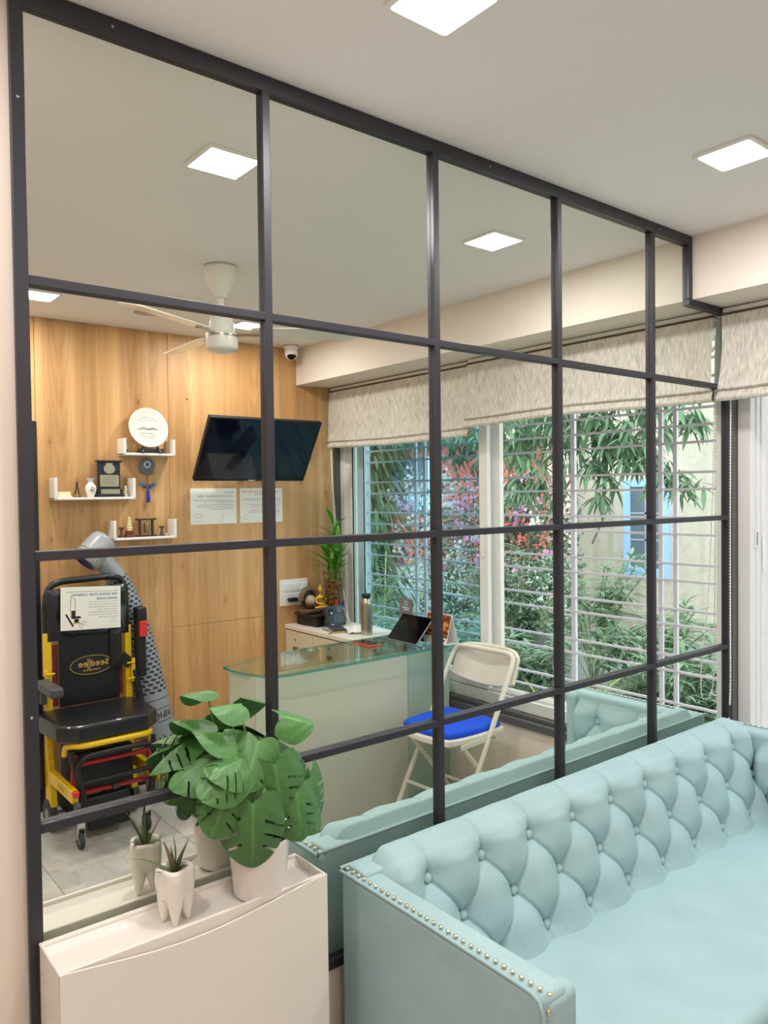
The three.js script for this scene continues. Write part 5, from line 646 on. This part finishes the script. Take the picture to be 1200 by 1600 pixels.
// leaf sprays seen through the open half and through the panes
droopTree('drooping mango tree in front of the cream building', [2.2, -0.3, -5.6], 0, [[-0.7, 2.02, 0.6, 0.14, 9], [-0.85, 1.93, 0.6, 0.1, 5], [-0.49, 2.2, 0.6, 0.2, 16], [-0.75, 2.43, 0.6, 0.2, 15], [-0.22, 2.28, 0.6, 0.25, 24], [-0.27, 1.94, 0.6, 0.12, 6], [0.07, 2.25, 0.6, 0.25, 24], [0.4, 1.95, 0.6, 0.18, 12], [0.53, 2.32, 0.6, 0.22, 18], [0.73, 2.55, 0.6, 0.25, 22], [-0.1, 2.53, 0.6, 0.25, 26], [-0.42, 2.47, 0.6, 0.22, 20], [0.26, 2.56, 0.6, 0.25, 24], [0.74, 1.95, 0.6, 0.15, 8], [1.3, 2.5, 0.1, 0.34, 30], [0.3, 3.0, 0.4, 0.5, 40]], 5, 0.33, 0.22, -3.4);
droopTree('dense dark mango tree beyond the bluish panes', [6.0, -0.3, -7.2], 0, [[-0.8, 2.55, 0.3, 0.45, 60], [0.2, 2.95, 0.3, 0.5, 70], [-1.4, 2.6, 0.3, 0.45, 60], [1.2, 3.0, 0.2, 0.5, 70], [-0.3, 3.0, 0.2, 0.7, 80], [1.6, 1.6, 0.3, 0.35, 30], [1.9, 2.3, 0.1, 0.5, 60], [0.6, 3.2, 0, 0.7, 60]], 9, 0.34, 0.18, 1.4);
{ // bougainvillea
  const g = thing('bougainvillea', 'flowering magenta and white bougainvillea outside the window', 'shrub', [5.3, -0.3, -7.6]), r = rng(17), L = [], F = [];
  for (let k = 0; k < 7; k++) mesh('cane', tube([[0, 0, 0], [(r() - 0.5) * 1.2, 1.0, (r() - 0.5) * 0.8], [(r() - 0.5) * 2.6, 1.7 + r() * 0.5, (r() - 0.5) * 1]], 0.02, 14, 6), barkM, g);
  for (let k = 0; k < 5200; k++) { const a = r() * 6.28, q = Math.sqrt(r()), x = Math.cos(a) * q * 1.3 + 0.3, z = Math.sin(a) * q * 0.9, y = 0.1 + r() * 2.1 * (1 - 0.25 * Math.abs(x - 0.3)), d = V(r() - 0.5, r() - 0.3, r() - 0.5); L.push([V(x, y, z), aim(d, V(r() - 0.5, 1, r() - 0.5)), 0.7 + r() * 0.7, tint(r, 0.36, 0.28, 0.17)]); }
  for (let k = 0; k < 130; k++) { const a = r() * 6.28, q = Math.sqrt(r()), x = Math.cos(a) * q * 1.35 + 0.35, z = 0.35 + r() * 0.6, y = 0.75 + r() * 1.45, white = x > 0.1 ? r() < 0.72 : r() < 0.15, n = 10 + r() * 12; for (let i = 0; i < n; i++) { const c = white ? new THREE.Color().setRGB(0.85, 0.78 + r() * 0.1, 0.82) : tint(r, 0.88, 0.5, 0.6, 0.03, 0.2); F.push([V(x + (r() - 0.5) * 0.2, y + (r() - 0.5) * 0.18, z + (r() - 0.5) * 0.14), aim(V(r() - 0.5, r() - 0.5, r() - 0.5), V(r() - 0.5, r(), 1)), 0.8 + r() * 0.5, c]); } }
  scatter('foliage', lance(0.075, 0.022, 0.2, 3), leafMat(), L, g); scatter('bracts', lance(0.05, 0.022, 0.1, 3), leafMat({ transmission: 0.35 }), F, g);
}
const stemGreen = std('#7d8a68', 0.8);
function oleander(label, base, hgt, spread, nStem, seed, h, l) {
  const g = thing('oleander_shrub', label, 'shrub', base, 0, 'oleander shrubs outside'), r = rng(seed), list = [];
  for (let k = 0; k < nStem; k++) { const a = r() * 6.28, rr = spread * (0.3 + 0.7 * r()), tip = V(Math.cos(a) * rr, hgt * (0.35 + 0.65 * r()), Math.sin(a) * rr * 0.6), mid = V(tip.x * 0.4, tip.y * 0.6, tip.z * 0.4); mesh('stem', tube([V(0, 0, 0), mid, tip], 0.006, 10, 5), stemGreen, g); for (let w = 0; w < 34; w++) { const t = w / 34, p = mid.clone().lerp(tip, 0.25 + 0.78 * t), b = r() * 6.28, up = 0.7 - 0.9 * (1 - t) + (r() - 0.5) * 0.5; list.push([p, aim(V(Math.cos(b), up, Math.sin(b)), V(-Math.cos(b) * 0.3, 1, -Math.sin(b) * 0.3)), 0.75 + r() * 0.5, tint(r, h, 0.3, l)]); } }
  scatter('foliage', lance(0.17, 0.0135, 0.35), leafMat(), list, g);
}
oleander('tall oleander shrub in front of the cream wall', [3.0, -0.3, -6.2], 1.32, 0.75, 24, 41, 0.33, 0.3); oleander('bushy oleander beside the bougainvillea', [3.95, -0.3, -6.1], 1.3, 0.6, 36, 42, 0.35, 0.26); oleander('low oleander below the blue framed window', [2.1, -0.3, -5.7], 0.98, 0.7, 30, 43, 0.33, 0.27); oleander('oleander growing close under the grille', [2.7, -0.3, -4.7], 0.8, 0.7, 36, 44, 0.34, 0.24); oleander('blue-green oleander behind the folding chair window', [4.1, -0.3, -5.0], 0.75, 0.8, 44, 45, 0.44, 0.27); oleander('oleander shrub nearest the mirror end of the window', [1.35, -0.3, -5.0], 0.85, 0.5, 26, 46, 0.33, 0.26);
function palm(label, base, n, len, seed, h, l, up) {
  const g = thing('areca_palm', label, 'palm', base, 0, 'palms outside the window'), r = rng(seed), list = [];
  for (let k = 0; k < n; k++) { const a = (k / n) * 6.28 + r() * 0.4, L = len * (0.7 + 0.5 * r()), rise = up * (0.7 + r() * 0.6), pts = []; for (let i = 0; i <= 8; i++) { const t = i / 8; pts.push(V(Math.cos(a) * L * t * 0.75, L * (rise * t - 0.55 * t * t), Math.sin(a) * L * t * 0.75)); } mesh('frond_rib', tube(pts, 0.008, 14, 5), std('#8a9a5a', 0.6), g); const c = new THREE.CatmullRomCurve3(pts); for (let i = 3; i < 34; i++) for (const s of [-1, 1]) { const t = i / 34, p = c.getPointAt(t), tg = c.getTangentAt(t), side = V(-Math.sin(a), 0, Math.cos(a)).multiplyScalar(s); list.push([p, aim(side.clone().multiplyScalar(0.8).add(tg.clone().multiplyScalar(0.75)).add(V(0, -0.15, 0)), V(0, 1, 0)), (1.2 - t * 0.6) * len * 0.9, tint(r, h, 0.34, l)]); } }
  scatter('fronds', lance(0.32, 0.011, 0.25), leafMat(), list, g);
}
palm('palm clump behind the desk items in the bluish panes', [4.6, -0.3, -4.9], 13, 1.0, 61, 0.27, 0.27, 1.35); palm('tall palm at the far end by the oak wall', [5.6, -0.3, -5.3], 12, 1.15, 62, 0.3, 0.23, 1.5); palm('short palm just below the open window half', [1.9, -0.3, -4.3], 12, 0.95, 63, 0.26, 0.22, 1.1); palm('palm with arching fronds beside the bougainvillea', [4.55, -0.3, -6.9], 10, 1.0, 64, 0.26, 0.27, 1.4);
{ // vine-covered trunk at the oak-wall end
  const g = thing('vine_tree', 'vine-covered tree trunk beyond the panes near the oak wall', 'tree', [7.1, -0.3, -6.6]), r = rng(71), list = []; mesh('trunk', tube([[0, 0, 0], [0.05, 1.5, 0], [0, 3, 0.05], [0.1, 5, 0]], 0.22, 24, 12), barkM, g); for (let k = 0; k < 3000; k++) { const a = r() * 6.28, y = r() * 3.6, rr = 0.22 + r() * 0.42; list.push([V(Math.cos(a) * rr, y, Math.sin(a) * rr), aim(V(Math.cos(a), -0.9, Math.sin(a)), V(Math.cos(a), 0.6, Math.sin(a))), 0.8 + r() * 0.6, tint(r, 0.3, 0.3, 0.2)]); } scatter('foliage', lance(0.19, 0.02, 0.3), leafMat(), list, g);
}
tag(mesh('stay_wire', [rod([2.0, 3.3, -6.4], [4.9, 0.9, -8.8], 0.012, 6)], std('#8d8a84', 0.7)), 'thin grey stay wire slanting across the cream wall', 'wire');

renderer.render(scene, camera);
